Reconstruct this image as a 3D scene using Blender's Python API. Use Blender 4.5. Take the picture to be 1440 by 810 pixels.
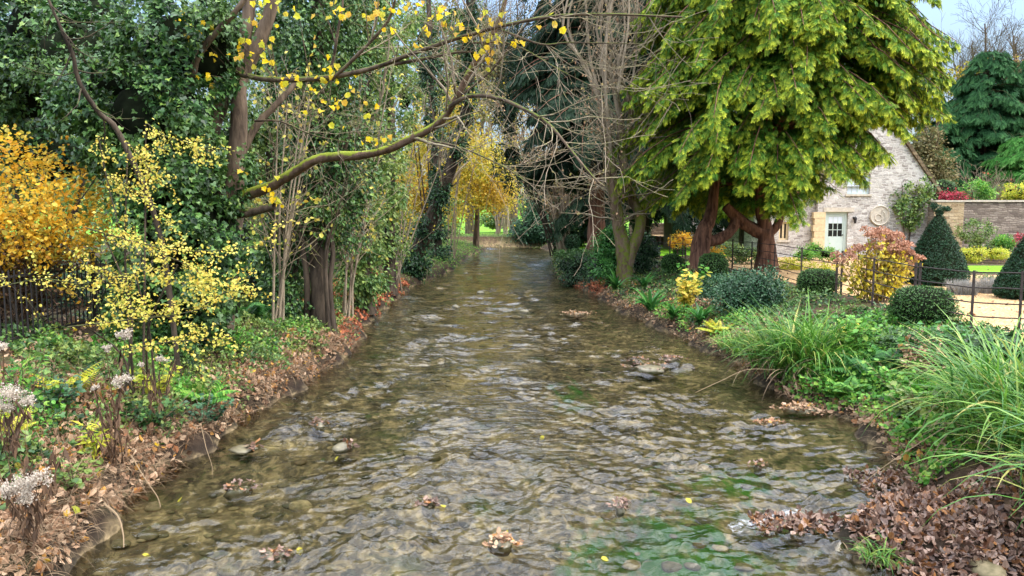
import bpy, math
import numpy as np
from mathutils import Vector, Matrix

for o in list(bpy.data.objects):
    bpy.data.objects.remove(o, do_unlink=True)
SC = bpy.context.scene
COL = SC.collection
RNG = np.random.default_rng(11)

# ------------------------------------------------------------------ camera
CAM_H = 2.8
PITCH = math.radians(5.5)
cam_d = bpy.data.cameras.new("camera")
cam_d.sensor_width = 36.0
cam_d.lens = 26.0
cam_d.clip_start = 0.05
cam_d.clip_end = 3000
cam = bpy.data.objects.new("camera", cam_d)
COL.objects.link(cam)
cam.location = (0, 0, CAM_H)
cam.rotation_euler = (math.pi / 2 - PITCH, 0, 0)
SC.camera = cam

# ------------------------------------------------------------------ light
SUN_AZ = math.radians(112)      # clockwise from +Y (upstream): behind and to the right
SUN_EL = math.radians(50)
w = bpy.data.worlds.new("World")
SC.world = w
w.use_nodes = True
nt = w.node_tree
nt.nodes.clear()
sky = nt.nodes.new('ShaderNodeTexSky')
sky.sky_type = 'NISHITA'
sky.sun_disc = False
sky.sun_elevation = SUN_EL
sky.sun_rotation = SUN_AZ
sky.air_density = 1.0
sky.dust_density = 2.0
hs = nt.nodes.new('ShaderNodeHueSaturation')
hs.inputs['Saturation'].default_value = 1.05
tc = nt.nodes.new('ShaderNodeTexCoord')
mp = nt.nodes.new('ShaderNodeMapping')
mp.inputs['Scale'].default_value = (1.2, 1.2, 3.0)
cl = nt.nodes.new('ShaderNodeTexNoise')
cl.inputs['Scale'].default_value = 1.6
cl.inputs['Detail'].default_value = 5
rp = nt.nodes.new('ShaderNodeValToRGB')
rp.color_ramp.elements[0].position = 0.36
rp.color_ramp.elements[1].position = 0.66
mx = nt.nodes.new('ShaderNodeMix')
mx.data_type = 'RGBA'
mx.inputs['B'].default_value = (8.2, 8.2, 8.4, 1)     # bright thin cloud
bg = nt.nodes.new('ShaderNodeBackground')
bg.inputs['Strength'].default_value = 0.12
wo = nt.nodes.new('ShaderNodeOutputWorld')
L = nt.links.new
L(sky.outputs[0], hs.inputs['Color'])
L(tc.outputs['Generated'], mp.inputs['Vector'])
L(mp.outputs[0], cl.inputs['Vector'])
L(cl.outputs['Fac'], rp.inputs['Fac'])
sxz = nt.nodes.new('ShaderNodeSeparateXYZ')
mrz = nt.nodes.new('ShaderNodeMapRange')          # cloud sheet overhead, clearer towards the horizon
for i_, q_ in zip((1, 2, 3, 4), (0.28, 0.5, 0.05, 1.0)): mrz.inputs[i_].default_value = q_
mulz = nt.nodes.new('ShaderNodeMath'); mulz.operation = 'MULTIPLY'
L(tc.outputs['Generated'], sxz.inputs[0]); L(sxz.outputs['Z'], mrz.inputs[0])
L(rp.outputs['Color'], mulz.inputs[0]); L(mrz.outputs[0], mulz.inputs[1])
L(mulz.outputs[0], mx.inputs['Factor'])
zen = nt.nodes.new('ShaderNodeMapRange')          # an overcast sky is far brighter overhead than near the horizon
for i_, q_ in zip((1, 2, 3, 4), (0.15, 0.62, 1.0, 4.2)): zen.inputs[i_].default_value = q_
L(sxz.outputs['Z'], zen.inputs[0])
br_ = nt.nodes.new('ShaderNodeVectorMath'); br_.operation = 'SCALE'
L(zen.outputs[0], br_.inputs['Scale'])
L(hs.outputs[0], mx.inputs['A'])
L(mx.outputs['Result'], br_.inputs[0]); L(br_.outputs[0], bg.inputs['Color'])
L(bg.outputs[0], wo.inputs['Surface'])

sun_d = bpy.data.lights.new("sun", 'SUN')
sun_d.energy = 1.5
sun_d.angle = math.radians(52)
sun_d.color = (1.0, 0.95, 0.86)
sun = bpy.data.objects.new("sun", sun_d)
COL.objects.link(sun)
sd = Vector((math.sin(SUN_AZ) * math.cos(SUN_EL), math.cos(SUN_AZ) * math.cos(SUN_EL), math.sin(SUN_EL)))
sun.rotation_euler = sd.to_track_quat('Z', 'Y').to_euler()

SC.view_settings.view_transform = 'Standard'
SC.view_settings.look = 'None'
SC.view_settings.gamma = 1.0
SC.view_settings.use_curve_mapping = False
SC.view_settings.exposure = 0.68
SC.render.engine = 'CYCLES'
cy = SC.cycles
cy.use_denoising = True
cy.max_bounces = 7
cy.diffuse_bounces = 3
cy.glossy_bounces = 3
cy.transmission_bounces = 3
cy.transparent_max_bounces = 8
cy.caustics_reflective = False
cy.caustics_refractive = False
cy.sample_clamp_indirect = 6

# ------------------------------------------------------------------ numbers
def S(r, g, b):
    def f(c):
        c /= 255.0
        return c / 12.92 if c <= 0.04045 else ((c + 0.055) / 1.055) ** 2.4
    return (f(r), f(g), f(b))

F_PX = 1040.0
def raydir(px, py):
    u = (np.asarray(px, float) - 720) / F_PX
    v = (405 - np.asarray(py, float)) / F_PX
    c, s = math.cos(PITCH), math.sin(PITCH)
    d = np.stack([u, c + v * s, -s + v * c], -1)
    return d / d[..., 1:2]
def at(px, py, d):
    return np.array([0, 0, CAM_H]) + raydir(px, py) * d
def onz(px, py, z=0.0):
    r = raydir(px, py)
    return np.array([0, 0, CAM_H]) + r * ((z - CAM_H) / r[..., 2:3])
def nrm(a):
    return a / np.maximum(np.linalg.norm(a, axis=-1, keepdims=True), 1e-9)
def sm(a, b, x):
    t = np.clip((x - a) / (b - a), 0, 1)
    return t * t * (3 - 2 * t)
def rvec(n, rng=RNG):
    return nrm(rng.normal(size=(n, 3)))

# ------------------------------------------------------------------ river and terrain
_l = onz(*np.array([(60, 830), (110, 775), (190, 695), (270, 640), (340, 592), (430, 540), (497, 492), (512, 458), (546, 428), (580, 402), (636, 380), (655, 362), (683, 352)], float).T)
_r = onz(*np.array([(1290, 700), (1250, 640), (1200, 592), (1110, 562), (1030, 510), (950, 472), (880, 442), (830, 410), (790, 396), (780, 374), (775, 354)], float).T)
LY = np.concatenate([[-6], _l[:, 1], [64, 67, 75, 600]])
LX = np.concatenate([[-3.5], _l[:, 0], [-3, -60, -60, -60]])
RY = np.concatenate([[-6, 5], _r[:, 1], [68, 70.5, 600]])
RX = np.concatenate([[4.6, 4.3], _r[:, 0], [2.5, -60, -60]])
def XL(y): return np.interp(y, LY, LX)
def XR(y): return np.interp(y, RY, RX)
def lump(x, y):
    return (np.sin(x * 2.1 + 1.3 * np.sin(y * 1.1)) * np.cos(y * 1.7 + x * .6) * .5 + np.sin(x * 5.3 + y * 3.1) * np.cos(y * 6.1 - x * 2.0) * .3
            + np.sin(x * 11.3 - y * 7.7) * .2)
PL = np.array([(-9, -.3), (-.12, -.1), (0, .0), (.12, .2), (.4, .36), (1.2, .6), (2.4, .86), (3.6, .98), (500, 1.0)])
PR = np.array([(-9, -.3), (-.12, -.1), (0, .0), (.2, .17), (.5, .32), (1.4, .6), (2.6, .86), (3.3, .95), (500, .95)])
def gz(x, y):
    x = np.asarray(x, float); y = np.asarray(y, float)
    eL = XL(y) - x
    eR = x - XR(y)
    eL = eL + .12 * np.sin(y * 2.3) + .07 * np.sin(y * 5.9 + 1)
    eR = eR + .12 * np.sin(y * 2.0 + 2) + .07 * np.sin(y * 6.3)
    z = np.where(eL > eR, np.interp(eL, PL[:, 0], PL[:, 1]), np.interp(eR, PR[:, 0], PR[:, 1]))
    e = np.maximum(eL, eR)
    amp = .07 * sm(0.05, .6, e) * (1 - sm(2.2, 3.1, e))
    z = z + lump(x, y) * amp + .035 * lump(x * 1.3, y * 1.1) * (1 - sm(-.25, -.05, e))
    z = z - np.where(e < 0, .08 * sm(0, 1.5, -e), 0)
    # leaf bar in the water at the lower right
    z = z + .40 * np.exp(-(((x - 3.75) / 1.0) ** 2 + ((y - 6.1) / .72) ** 2) ** 2)
    # low grassy rise far behind
    z = z + 5.0 * sm(85, 140, y)
    return z
def G(x, y, dz=0.0):
    return np.array([x, y, float(gz(x, y)) + dz])
def gp(px, py):
    """ground point seen at a pixel of the photograph"""
    d = np.linspace(3.5, 110, 6000)
    P = np.array([0, 0, CAM_H]) + raydir(px, py)[None] * d[:, None]
    z = gz(P[:, 0], P[:, 1])
    k = np.argmax(P[:, 2] < np.maximum(z, 0))
    return np.array([P[k, 0], P[k, 1], z[k]])

# ------------------------------------------------------------------ mesh building
class MB:
    def __init__(self):
        self.v, self.q, self.t, self.n, self.a = [], [], [], 0, []
        self.qm, self.tm = [], []
    def add(self, V, F, m=0, a=None):
        V = np.asarray(V, float).reshape(-1, 3)
        F = np.asarray(F, int)
        self.v.append(V)
        self.a.append(np.zeros(len(V)) if a is None else np.asarray(a, float).reshape(-1))
        if len(F):
            if F.shape[1] == 4:
                self.q.append(F + self.n); self.qm.append(np.full(len(F), m))
            else:
                self.t.append(F + self.n); self.tm.append(np.full(len(F), m))
        self.n += len(V)
        return self
    def box(self, lo, hi, m=0):
        x0, y0, z0 = lo; x1, y1, z1 = hi
        V = [(x0, y0, z0), (x1, y0, z0), (x1, y1, z0), (x0, y1, z0), (x0, y0, z1), (x1, y0, z1), (x1, y1, z1), (x0, y1, z1)]
        return self.add(V, [(0, 3, 2, 1), (4, 5, 6, 7), (0, 1, 5, 4), (1, 2, 6, 5), (2, 3, 7, 6), (3, 0, 4, 7)], m)
    def build(self, name, mats, parent=None, smooth=False, attr=False):
        V = np.concatenate(self.v) if self.v else np.zeros((0, 3))
        if parent is not None:
            V = V - np.array(root_loc(parent))
        q = np.concatenate(self.q) if self.q else np.zeros((0, 4), int)
        t = np.concatenate(self.t) if self.t else np.zeros((0, 3), int)
        me = bpy.data.meshes.new(name)
        me.vertices.add(len(V))
        me.vertices.foreach_set('co', V.astype(np.float32).ravel())
        nl = len(q) * 4 + len(t) * 3
        me.loops.add(nl)
        me.loops.foreach_set('vertex_index', np.concatenate([q.ravel(), t.ravel()]).astype(np.int32))
        me.polygons.add(len(q) + len(t))
        st = np.concatenate([np.arange(len(q)) * 4, len(q) * 4 + np.arange(len(t)) * 3]).astype(np.int32)
        me.polygons.foreach_set('loop_start', st)
        mi = np.concatenate([np.concatenate(self.qm) if self.qm else [], np.concatenate(self.tm) if self.tm else []]).astype(np.int32)
        if not isinstance(mats, (list, tuple)):
            mats = [mats]
        for m in mats:
            me.materials.append(m)
        me.polygons.foreach_set('material_index', mi)
        me.polygons.foreach_set('use_smooth', np.full(len(q) + len(t), bool(smooth)))
        if attr:
            at_ = me.attributes.new('tip', 'FLOAT', 'POINT')
            at_.data.foreach_set('value', np.concatenate(self.a).astype(np.float32))
        me.update(calc_edges=True)
        ob = bpy.data.objects.new(name, me)
        COL.objects.link(ob)
        if parent is not None:
            ob.parent = parent
        return ob

_ROOT = {}
def root_loc(o):
    while o.name not in _ROOT and o.parent is not None:
        o = o.parent
    return _ROOT.get(o.name, (0, 0, 0))
def thing(name, label, cat, loc, group=None):
    o = bpy.data.objects.new(name, None)
    o.empty_display_size = .2
    COL.objects.link(o)
    o.location = [float(c) for c in loc]
    _ROOT[o.name] = [float(c) for c in loc]
    o['label'] = label; o['category'] = cat
    if group: o['group'] = group
    return o
def tag(o, label=None, cat=None, group=None, kind=None):
    if label: o['label'] = label
    if cat: o['category'] = cat
    if group: o['group'] = group
    if kind: o['kind'] = kind
    return o
def dup(root, loc, rotz=0, scale=1.0, label=None):
    r = root.copy(); COL.objects.link(r)
    r.location = [float(c) for c in loc]; r.rotation_euler = (0, 0, rotz)
    r.scale = (scale,) * 3 if np.isscalar(scale) else scale
    _ROOT[r.name] = list(r.location)
    if label: r['label'] = label
    for ch in list(root.children):
        c = ch.copy(); COL.objects.link(c); c.parent = r
        for g in list(ch.children):
            d = g.copy(); COL.objects.link(d); d.parent = c
    return r

def curve(pts, n=16):
    """Catmull-Rom through points"""
    p = np.asarray(pts, float)
    p = np.concatenate([[2 * p[0] - p[1]], p, [2 * p[-1] - p[-2]]])
    m = len(p) - 3
    u = np.linspace(0, m, n)
    i = np.minimum(u.astype(int), m - 1)
    t = (u - i)[:, None]
    a, b, c, d = p[i], p[i + 1], p[i + 2], p[i + 3]
    return .5 * (2 * b + (c - a) * t + (2 * a - 5 * b + 4 * c - d) * t ** 2 + (3 * b - a - 3 * c + d) * t ** 3)

def tubes(mb, P, R, k=5, m=0, rough=0.0, rng=RNG, flute=0):
    P = np.asarray(P, float); R = np.asarray(R, float)
    if P.ndim == 2: P = P[None]
    if R.ndim == 1: R = np.broadcast_to(R[None], P.shape[:2])
    N, n = P.shape[:2]
    T = nrm(np.gradient(P, axis=1))
    tm = nrm(T.mean(1, keepdims=True))
    ref = np.where(np.abs(tm[..., 2:3]) < .8, np.array([0, 0, 1.]), np.array([1., .2, 0]))
    B1 = nrm(np.cross(T, np.broadcast_to(ref, T.shape)))
    B2 = np.cross(T, B1)
    a = np.arange(k) / k * 2 * math.pi
    rr = R[..., None] * (1 + rough * rng.normal(size=(N, n, k)) * (1 if rough else 0))
    if flute:
        rr = rr * (1 + .1 * np.sin(a * flute)[None, None] + .05 * np.sin(a * (flute * 2 + 1) + 1)[None, None])
    V = P[:, :, None] + rr[..., None] * (np.cos(a)[:, None] * B1[:, :, None] + np.sin(a)[:, None] * B2[:, :, None])
    idx = np.arange(N * n * k).reshape(N, n, k)
    A = idx[:, :-1]; B = idx[:, 1:]
    F = np.stack([A, np.roll(A, -1, 2), np.roll(B, -1, 2), B], -1).reshape(-1, 4)
    mb.add(V, F, m)
    return mb

def spawn(P, R, mult, t0=.3, t1=1., ang=(30, 60), lr=(.35, .7), rr=.6, n=5, up=.25, wander=.15, rng=RNG, length=None, taper=.35, flat=0):
    """one generation of side branches for every parent branch"""
    N, n0 = P.shape[:2]
    idx = np.repeat(np.arange(N), mult)
    M = len(idx)
    t = rng.uniform(t0, t1, M)
    f = t * (n0 - 1); i = np.minimum(f.astype(int), n0 - 2); fr = (f - i)[:, None]
    p0 = P[idx, i] * (1 - fr) + P[idx, i + 1] * fr
    T = nrm(P[idx, i + 1] - P[idx, i])
    r0 = (R[idx, i] * (1 - fr[:, 0]) + R[idx, i + 1] * fr[:, 0]) * rr * rng.uniform(.7, 1.1, M)
    Lp = np.linalg.norm(np.diff(P, axis=1), axis=2).sum(1)[idx]
    Lc = (Lp * rng.uniform(lr[0], lr[1], M) * (1.15 - .5 * t)) if length is None else rng.uniform(length[0], length[1], M)
    q = rvec(M, rng)
    q[:, 2] *= (1 - flat)
    q = nrm(q - (q * T).sum(1, keepdims=True) * T)
    a = np.radians(rng.uniform(ang[0], ang[1], M))[:, None]
    d = nrm(T * np.cos(a) + q * np.sin(a) + np.array([0, 0, up]))
    out = [p0]
    step = (Lc / (n - 1))[:, None]
    for _ in range(n - 1):
        out.append(out[-1] + d * step)
        d = nrm(d + rng.normal(size=(M, 3)) * wander + np.array([0, 0, up * .35]))
    Q = np.stack(out, 1)
    Rr = r0[:, None] * np.linspace(1, taper, n)[None]
    return Q, Rr

def along(P, n, t0=.2, t1=1., rng=RNG):
    N, n0 = P.shape[:2]
    idx = rng.integers(0, N, n)
    f = rng.uniform(t0, t1, n) * (n0 - 1); i = np.minimum(f.astype(int), n0 - 2); fr = (f - i)[:, None]
    return P[idx, i] * (1 - fr) + P[idx, i + 1] * fr, nrm(P[idx, i + 1] - P[idx, i])

# leaf shapes: x across, y along, z out of the leaf
def fan(v): return np.array(v, float), np.array([(0, i, i + 1) for i in range(1, len(v) - 1)])
DIAM = fan([(0, 0, 0), (.32, .42, .08), (0, 1, -.06), (-.32, .42, .08)])
LANCE = fan([(0, 0, 0), (.15, .4, .04), (0, 1, -.12), (-.15, .4, .04)])
IVY = fan([(0, .08, -.03), (.42, -.06, .05), (.5, .36, .05), (.22, .5, .0), (0, 1, -.1), (-.22, .5, .0), (-.5, .36, .05), (-.42, -.06, .05)])
ROUND = fan([(0, 0, 0), (.34, .22, .07), (.38, .62, .06), (0, 1, -.05), (-.38, .62, .06), (-.34, .22, .07)])
MAPLE = fan([(0, .3, -.1), (.16, 0, .03), (.44, .06, .2), (.42, .3, .1), (.55, .56, .26), (.34, .66, .06), (.22, .86, .0), (0, 1.0, -.24), (-.2, .84, .0), (-.36, .64, .1), (-.52, .5, .14), (-.42, .3, .06), (-.46, .08, .2), (-.16, 0, .03), (.16, 0, .03)])
LITTER = fan([(0, 0, .04), (.33, .3, .22), (.24, .8, .10), (0, 1, .28), (-.24, .8, .12), (-.33, .35, .03)])
def frond_t(k=5, ang=40, wid=.075, droop=.3, ll=.5):
    V, F = [], []
    def leaf(b, d, l, w_):
        s = np.array([-d[1], d[0]])
        pts = [b, b + d * l * .45 + s * w_, b + d * l, b + d * l * .45 - s * w_]
        i = len(V)
        for p in pts: V.append((p[0], p[1], -droop * (p[1] ** 2 + 1.2 * p[0] ** 2)))
        F.extend([(i, i + 1, i + 2), (i, i + 2, i + 3)])
    for j in range(k):
        y = .08 + .78 * j / k
        for s in (-1, 1):
            a = math.radians(ang)
            leaf(np.array([0, y + (.04 if s > 0 else 0)]), np.array([s * math.sin(a), math.cos(a)]), ll * (1.05 - y * .75), wid)
    leaf(np.array([0, .0]), np.array([0, 1.]), 1.0, wid * .6)
    return np.array(V), np.array(F)
FROND = frond_t(4, 34, .05, .38, .55)
FROND3 = frond_t(4, 38, .065, .3, .55)

def leaves(mb, P, A, N, s, tpl=DIAM, m=0, attr=None, wide=1.0):
    tv, tf = tpl
    M = len(P)
    if M == 0: return
    A = nrm(A)
    N = nrm(N - (N * A).sum(1, keepdims=True) * A)
    X = np.cross(A, N)
    s = np.broadcast_to(np.asarray(s, float), (M,))[:, None, None]
    V = P[:, None] + s * (tv[None, :, 0:1] * X[:, None] * wide + tv[None, :, 1:2] * A[:, None] + tv[None, :, 2:3] * N[:, None])
    F = (tf[None] + (np.arange(M) * len(tv))[:, None, None]).reshape(-1, tf.shape[1])
    a = None
    if attr is not None:
        a = (np.clip(tv[:, 1], 0, 1)[None] ** 2 * np.asarray(attr).reshape(-1, 1)).ravel()
    mb.add(V.reshape(-1, 3), F, m, a)

def blob_leaves(mb, blobs, n, size, tpl=DIAM, rng=RNG, sub=(.16, .36), up=.45, droop=.6, m=0, per=45, inner=.55, wide=1.0, jit=.7, front=.0):
    """leaf clumps over the outside of a set of ellipsoids: blobs = [(centre, (rx, ry, rz))]"""
    c = np.array([b[0] for b in blobs], float); r = np.array([b[1] for b in blobs], float)
    area = (r[:, 0] * r[:, 2] + r[:, 1] * r[:, 2] + r[:, 0] * r[:, 1])
    ns = max(int(n / per), 1)
    bi = rng.choice(len(blobs), ns, p=area / area.sum())
    u = rvec(ns, rng)
    if front:
        u[:, 1] = np.where((u[:, 1] > .3) & (rng.random(ns) < front), -u[:, 1], u[:, 1])
    sc = c[bi] + r[bi] * u * rng.uniform(inner, 1.08, (ns, 1))
    sn = nrm(u / r[bi])
    sr = rng.uniform(sub[0], sub[1], ns)
    k = rng.integers(0, ns, n)
    off = rng.normal(size=(n, 3)) * .55
    off -= sn[k] * (off * sn[k]).sum(1, keepdims=True) * .45
    P = sc[k] + off * sr[k][:, None]
    Nn = nrm(sn[k] * .6 + np.array([0, 0, up]) + rng.normal(size=(n, 3)) * jit * .6)
    A = nrm(off * .6 + np.array([0, 0, -droop]) + sn[k] * .5 + rng.normal(size=(n, 3)) * .5)
    leaves(mb, P, A, Nn, size * rng.uniform(.5, 1.35, n) * np.repeat(rng.uniform(.8, 1.15, (ns, 1)), 1, 1)[k, 0], tpl, m, wide=wide)
    return sc

def blades(mb, B, az, Ln, wd, lean, droop, n=7, m=0, rng=RNG, twist=.3):
    """long arching blades; lean = start angle from vertical, droop = how far the tip falls"""
    M = len(B)
    t = np.linspace(0, 1, n)[None]
    th = lean[:, None] + droop[:, None] * t ** 1.2
    ds = Ln[:, None] / (n - 1)
    rr = np.cumsum(np.concatenate([np.zeros((M, 1)), np.sin(th[:, 1:]) * ds], 1), 1)
    zz = np.cumsum(np.concatenate([np.zeros((M, 1)), np.cos(th[:, 1:]) * ds], 1), 1)
    h = np.stack([np.cos(az), np.sin(az), 0 * az], -1)
    s = np.stack([-np.sin(az), np.cos(az), rng.normal(size=M) * twist], -1)
    P = B[:, None] + h[:, None] * rr[..., None] + np.array([0, 0, 1.]) * zz[..., None]
    wv = wd[:, None] * (np.array([.6, 1, 1, .9, .75, .5, .06]) if n == 7 else np.linspace(1, .06, n))[None]
    V = np.stack([P - s[:, None] * wv[..., None] * .5, P + s[:, None] * wv[..., None] * .5], 2)
    idx = np.arange(M * n * 2).reshape(M, n, 2)
    F = np.stack([idx[:, :-1, 0], idx[:, :-1, 1], idx[:, 1:, 1], idx[:, 1:, 0]], -1).reshape(-1, 4)
    mb.add(V.reshape(-1, 3), F, m)

# ------------------------------------------------------------------ materials
def newmat(name):
    m = bpy.data.materials.new(name); m.use_nodes = True
    n = m.node_tree; n.nodes.clear()
    out = n.nodes.new('ShaderNodeOutputMaterial')
    return m, n, out
def ramp(n, cols, pos=None, mode='LINEAR'):
    r = n.nodes.new('ShaderNodeValToRGB')
    r.color_ramp.interpolation = mode
    pos = pos or list(np.linspace(0, 1, len(cols)))
    e = r.color_ramp.elements
    while len(e) < len(cols): e.new(.5)
    for i, (c, p) in enumerate(zip(cols, pos)):
        e[i].position = p; e[i].color = (*c, 1)
    return r
def mixc(n, fac, a, b, blend='MIX'):
    x = n.nodes.new('ShaderNodeMix'); x.data_type = 'RGBA'; x.blend_type = blend
    for k, v in (('Factor', fac), ('A', a), ('B', b)):
        s = x.inputs[k]
        if hasattr(v, 'links'): n.links.new(v, s)
        elif k == 'Factor': s.default_value = v
        else: s.default_value = (*v, 1) if len(v) == 3 else v
    return x.outputs['Result']
def noise(n, scale, detail=3, vec=None, rough=.55, dist=0.):
    t = n.nodes.new('ShaderNodeTexNoise')
    t.inputs['Scale'].default_value = scale; t.inputs['Detail'].default_value = detail
    t.inputs['Roughness'].default_value = rough; t.inputs['Distortion'].default_value = dist
    if vec is not None: n.links.new(vec, t.inputs['Vector'])
    return t
def wpos(n, scale=(1, 1, 1), rot=(0, 0, 0)):
    g = n.nodes.new('ShaderNodeNewGeometry')
    mp_ = n.nodes.new('ShaderNodeMapping')
    mp_.inputs['Scale'].default_value = scale; mp_.inputs['Rotation'].default_value = rot
    n.links.new(g.outputs['Position'], mp_.inputs['Vector'])
    return mp_.outputs[0]
def maprange(n, v, a, b, c=0., d=1.):
    x = n.nodes.new('ShaderNodeMapRange')
    for i, q in zip((1, 2, 3, 4), (a, b, c, d)): x.inputs[i].default_value = q
    n.links.new(v, x.inputs[0])
    return x.outputs[0]
def bump(n, h, strength=.5, dist=.02):
    b = n.nodes.new('ShaderNodeBump')
    b.inputs['Strength'].default_value = strength; b.inputs['Distance'].default_value = dist
    n.links.new(h, b.inputs['Height'])
    return b.outputs[0]
def pbsdf(n, col, rough=.8, spec=.3, nor=None):
    p = n.nodes.new('ShaderNodeBsdfPrincipled')
    if hasattr(col, 'links'): n.links.new(col, p.inputs['Base Color'])
    else: p.inputs['Base Color'].default_value = (*col, 1)
    p.inputs['Roughness'].default_value = rough
    p.inputs['Specular IOR Level'].default_value = spec
    if nor is not None: n.links.new(nor, p.inputs['Normal'])
    return p
def simple(name, col, rough=.7, spec=.3, var=.15, scale=6, metal=0, bs=.3, bd=.01):
    m, n, o = newmat(name)
    t = noise(n, scale, 5, wpos(n))
    c = mixc(n, maprange(n, t.outputs['Fac'], .3, .7), tuple(x * (1 - var) for x in col), tuple(min(1, x * (1 + var)) for x in col))
    p = pbsdf(n, c, rough, spec, bump(n, t.outputs['Fac'], bs, bd))
    p.inputs['Metallic'].default_value = metal
    n.links.new(p.outputs[0], o.inputs[0])
    return m
def leafmat(name, cols, pos=None, trans=.35, rough=.45, spec=.35, patch=None, patch_amt=.5, patch_scale=.9, tip=None):
    m, n, o = newmat(name)
    g = n.nodes.new('ShaderNodeNewGeometry')
    r = ramp(n, cols, pos)
    n.links.new(g.outputs['Random Per Island'], r.inputs[0])
    c = r.outputs[0]
    if patch is not None:
        t = noise(n, patch_scale, 3, g.outputs['Position'])
        c = mixc(n, maprange(n, t.outputs['Fac'], .45, .68, 0, patch_amt), c, patch)
    if tip is not None:
        a = n.nodes.new('ShaderNodeAttribute'); a.attribute_name = 'tip'
        c = mixc(n, a.outputs['Fac'], c, tip)
    p = pbsdf(n, c, rough, spec)
    tr = n.nodes.new('ShaderNodeBsdfTranslucent')
    n.links.new(c, tr.inputs['Color'])
    ms = n.nodes.new('ShaderNodeMixShader'); ms.inputs[0].default_value = trans
    n.links.new(p.outputs[0], ms.inputs[1]); n.links.new(tr.outputs[0], ms.inputs[2])
    n.links.new(ms.outputs[0], o.inputs[0])
    return m
def barkmat(name, c1, c2, moss=None, moss_lo=.5, scale=7, zs=.25):
    m, n, o = newmat(name)
    v = wpos(n, (1, 1, zs))
    t = noise(n, scale, 6, v, .65)
    c = mixc(n, maprange(n, t.outputs['Fac'], .35, .65), c1, c2)
    if moss:
        g = n.nodes.new('ShaderNodeNewGeometry')
        sx = n.nodes.new('ShaderNodeSeparateXYZ'); n.links.new(g.outputs['Normal'], sx.inputs[0])
        t2 = noise(n, 6.0, 6, wpos(n), .7)
        ad = n.nodes.new('ShaderNodeMath'); ad.operation = 'MULTIPLY_ADD'
        n.links.new(sx.outputs['Z'], ad.inputs[0]); ad.inputs[1].default_value = .28; n.links.new(t2.outputs['Fac'], ad.inputs[2])
        c = mixc(n, maprange(n, ad.outputs[0], moss_lo, moss_lo + .12), c, moss)
    p = pbsdf(n, c, .9, .15, bump(n, t.outputs['Fac'], .9, .03))
    n.links.new(p.outputs[0], o.inputs[0])
    return m
# ------------------------------------------------------------------ material palette
M = {}
M['ivy'] = leafmat('ivy_leaf', [S(20, 44, 22), S(38, 72, 34), S(60, 98, 46), S(96, 132, 62), S(128, 150, 64)], pos=[0, .35, .7, .93, 1], trans=.12, rough=.42, spec=.35, patch=S(92, 122, 54), patch_amt=.5)
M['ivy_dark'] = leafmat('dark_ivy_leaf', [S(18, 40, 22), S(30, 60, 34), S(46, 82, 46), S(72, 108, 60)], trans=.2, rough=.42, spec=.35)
M['ivy_mid'] = leafmat('mid_ivy_leaf', [S(48, 80, 40), S(76, 112, 54), S(104, 138, 70), S(146, 164, 84)], trans=.3, rough=.4, spec=.4, patch=S(150, 150, 60), patch_amt=.45, patch_scale=1.2)
M['orange'] = leafmat('amber_leaf', [S(196, 140, 40), S(226, 176, 44), S(240, 200, 66), S(226, 208, 90), S(150, 150, 60)], trans=.55, rough=.5, patch=S(226, 150, 40), patch_amt=.35)
M['lime'] = leafmat('pale_yellow_leaf', [S(150, 164, 62), S(206, 200, 84), S(232, 220, 112), S(214, 180, 70), S(190, 190, 90)], trans=.45)
M['yellow'] = leafmat('yellow_leaf', [S(236, 196, 20), S(245, 214, 40), S(190, 196, 66), S(216, 170, 70), S(232, 206, 60)], trans=.5)
M['autumn'] = leafmat('autumn_leaf', [S(136, 146, 50), S(190, 182, 58), S(222, 204, 78), S(214, 180, 60), S(158, 160, 60)], trans=.5, patch=S(206, 142, 50), patch_amt=.4, patch_scale=.35)
M['cypress'] = leafmat('cypress_spray', [S(34, 74, 16), S(58, 108, 26), S(92, 140, 38)], trans=.22, rough=.6, spec=.2, patch=S(44, 88, 40), patch_amt=.6, patch_scale=.35, tip=S(226, 232, 66))
M['conifer'] = leafmat('conifer_spray', [S(26, 58, 34), S(38, 78, 44), S(54, 98, 54)], trans=.2, rough=.75, spec=.15, tip=S(86, 134, 74))
M['conifer_green'] = leafmat('green_conifer_spray', [S(40, 92, 36), S(62, 120, 48), S(80, 140, 60)], trans=.25, rough=.75, spec=.15, tip=S(120, 170, 84))
M['yew'] = leafmat('yew_spray', [S(18, 38, 24), S(28, 52, 34), S(42, 68, 44)], trans=.15, rough=.6, spec=.2, tip=S(54, 82, 52))
M['box'] = leafmat('box_leaf', [S(40, 76, 34), S(62, 100, 44), S(88, 126, 58)], trans=.2, rough=.4, spec=.4)
M['topiary'] = leafmat('clipped_yew_leaf', [S(22, 52, 34), S(34, 70, 44), S(52, 90, 56)], trans=.15, rough=.45)
M['core'] = simple('shade_core', S(26, 32, 20), .95, .05, .4, 9)  # dark solid filling; the shade inside foliage is put into its colour
M['herb'] = leafmat('herb_leaf', [S(58, 112, 40), S(84, 146, 54), S(116, 172, 70), S(160, 190, 80)], trans=.4)
M['fern'] = leafmat('fern_frond', [S(44, 96, 44), S(66, 124, 54), S(96, 150, 70)], trans=.35, rough=.4)
M['yfern'] = leafmat('yellowing_leaf', [S(150, 176, 60), S(196, 200, 70), S(220, 206, 80)], trans=.45)
M['sedge'] = leafmat('sedge_blade', [S(44, 92, 30), S(66, 116, 40), S(92, 140, 50), S(128, 164, 66), S(186, 176, 100)], pos=[0, .3, .6, .85, 1], trans=.35, rough=.4, spec=.4)
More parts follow.
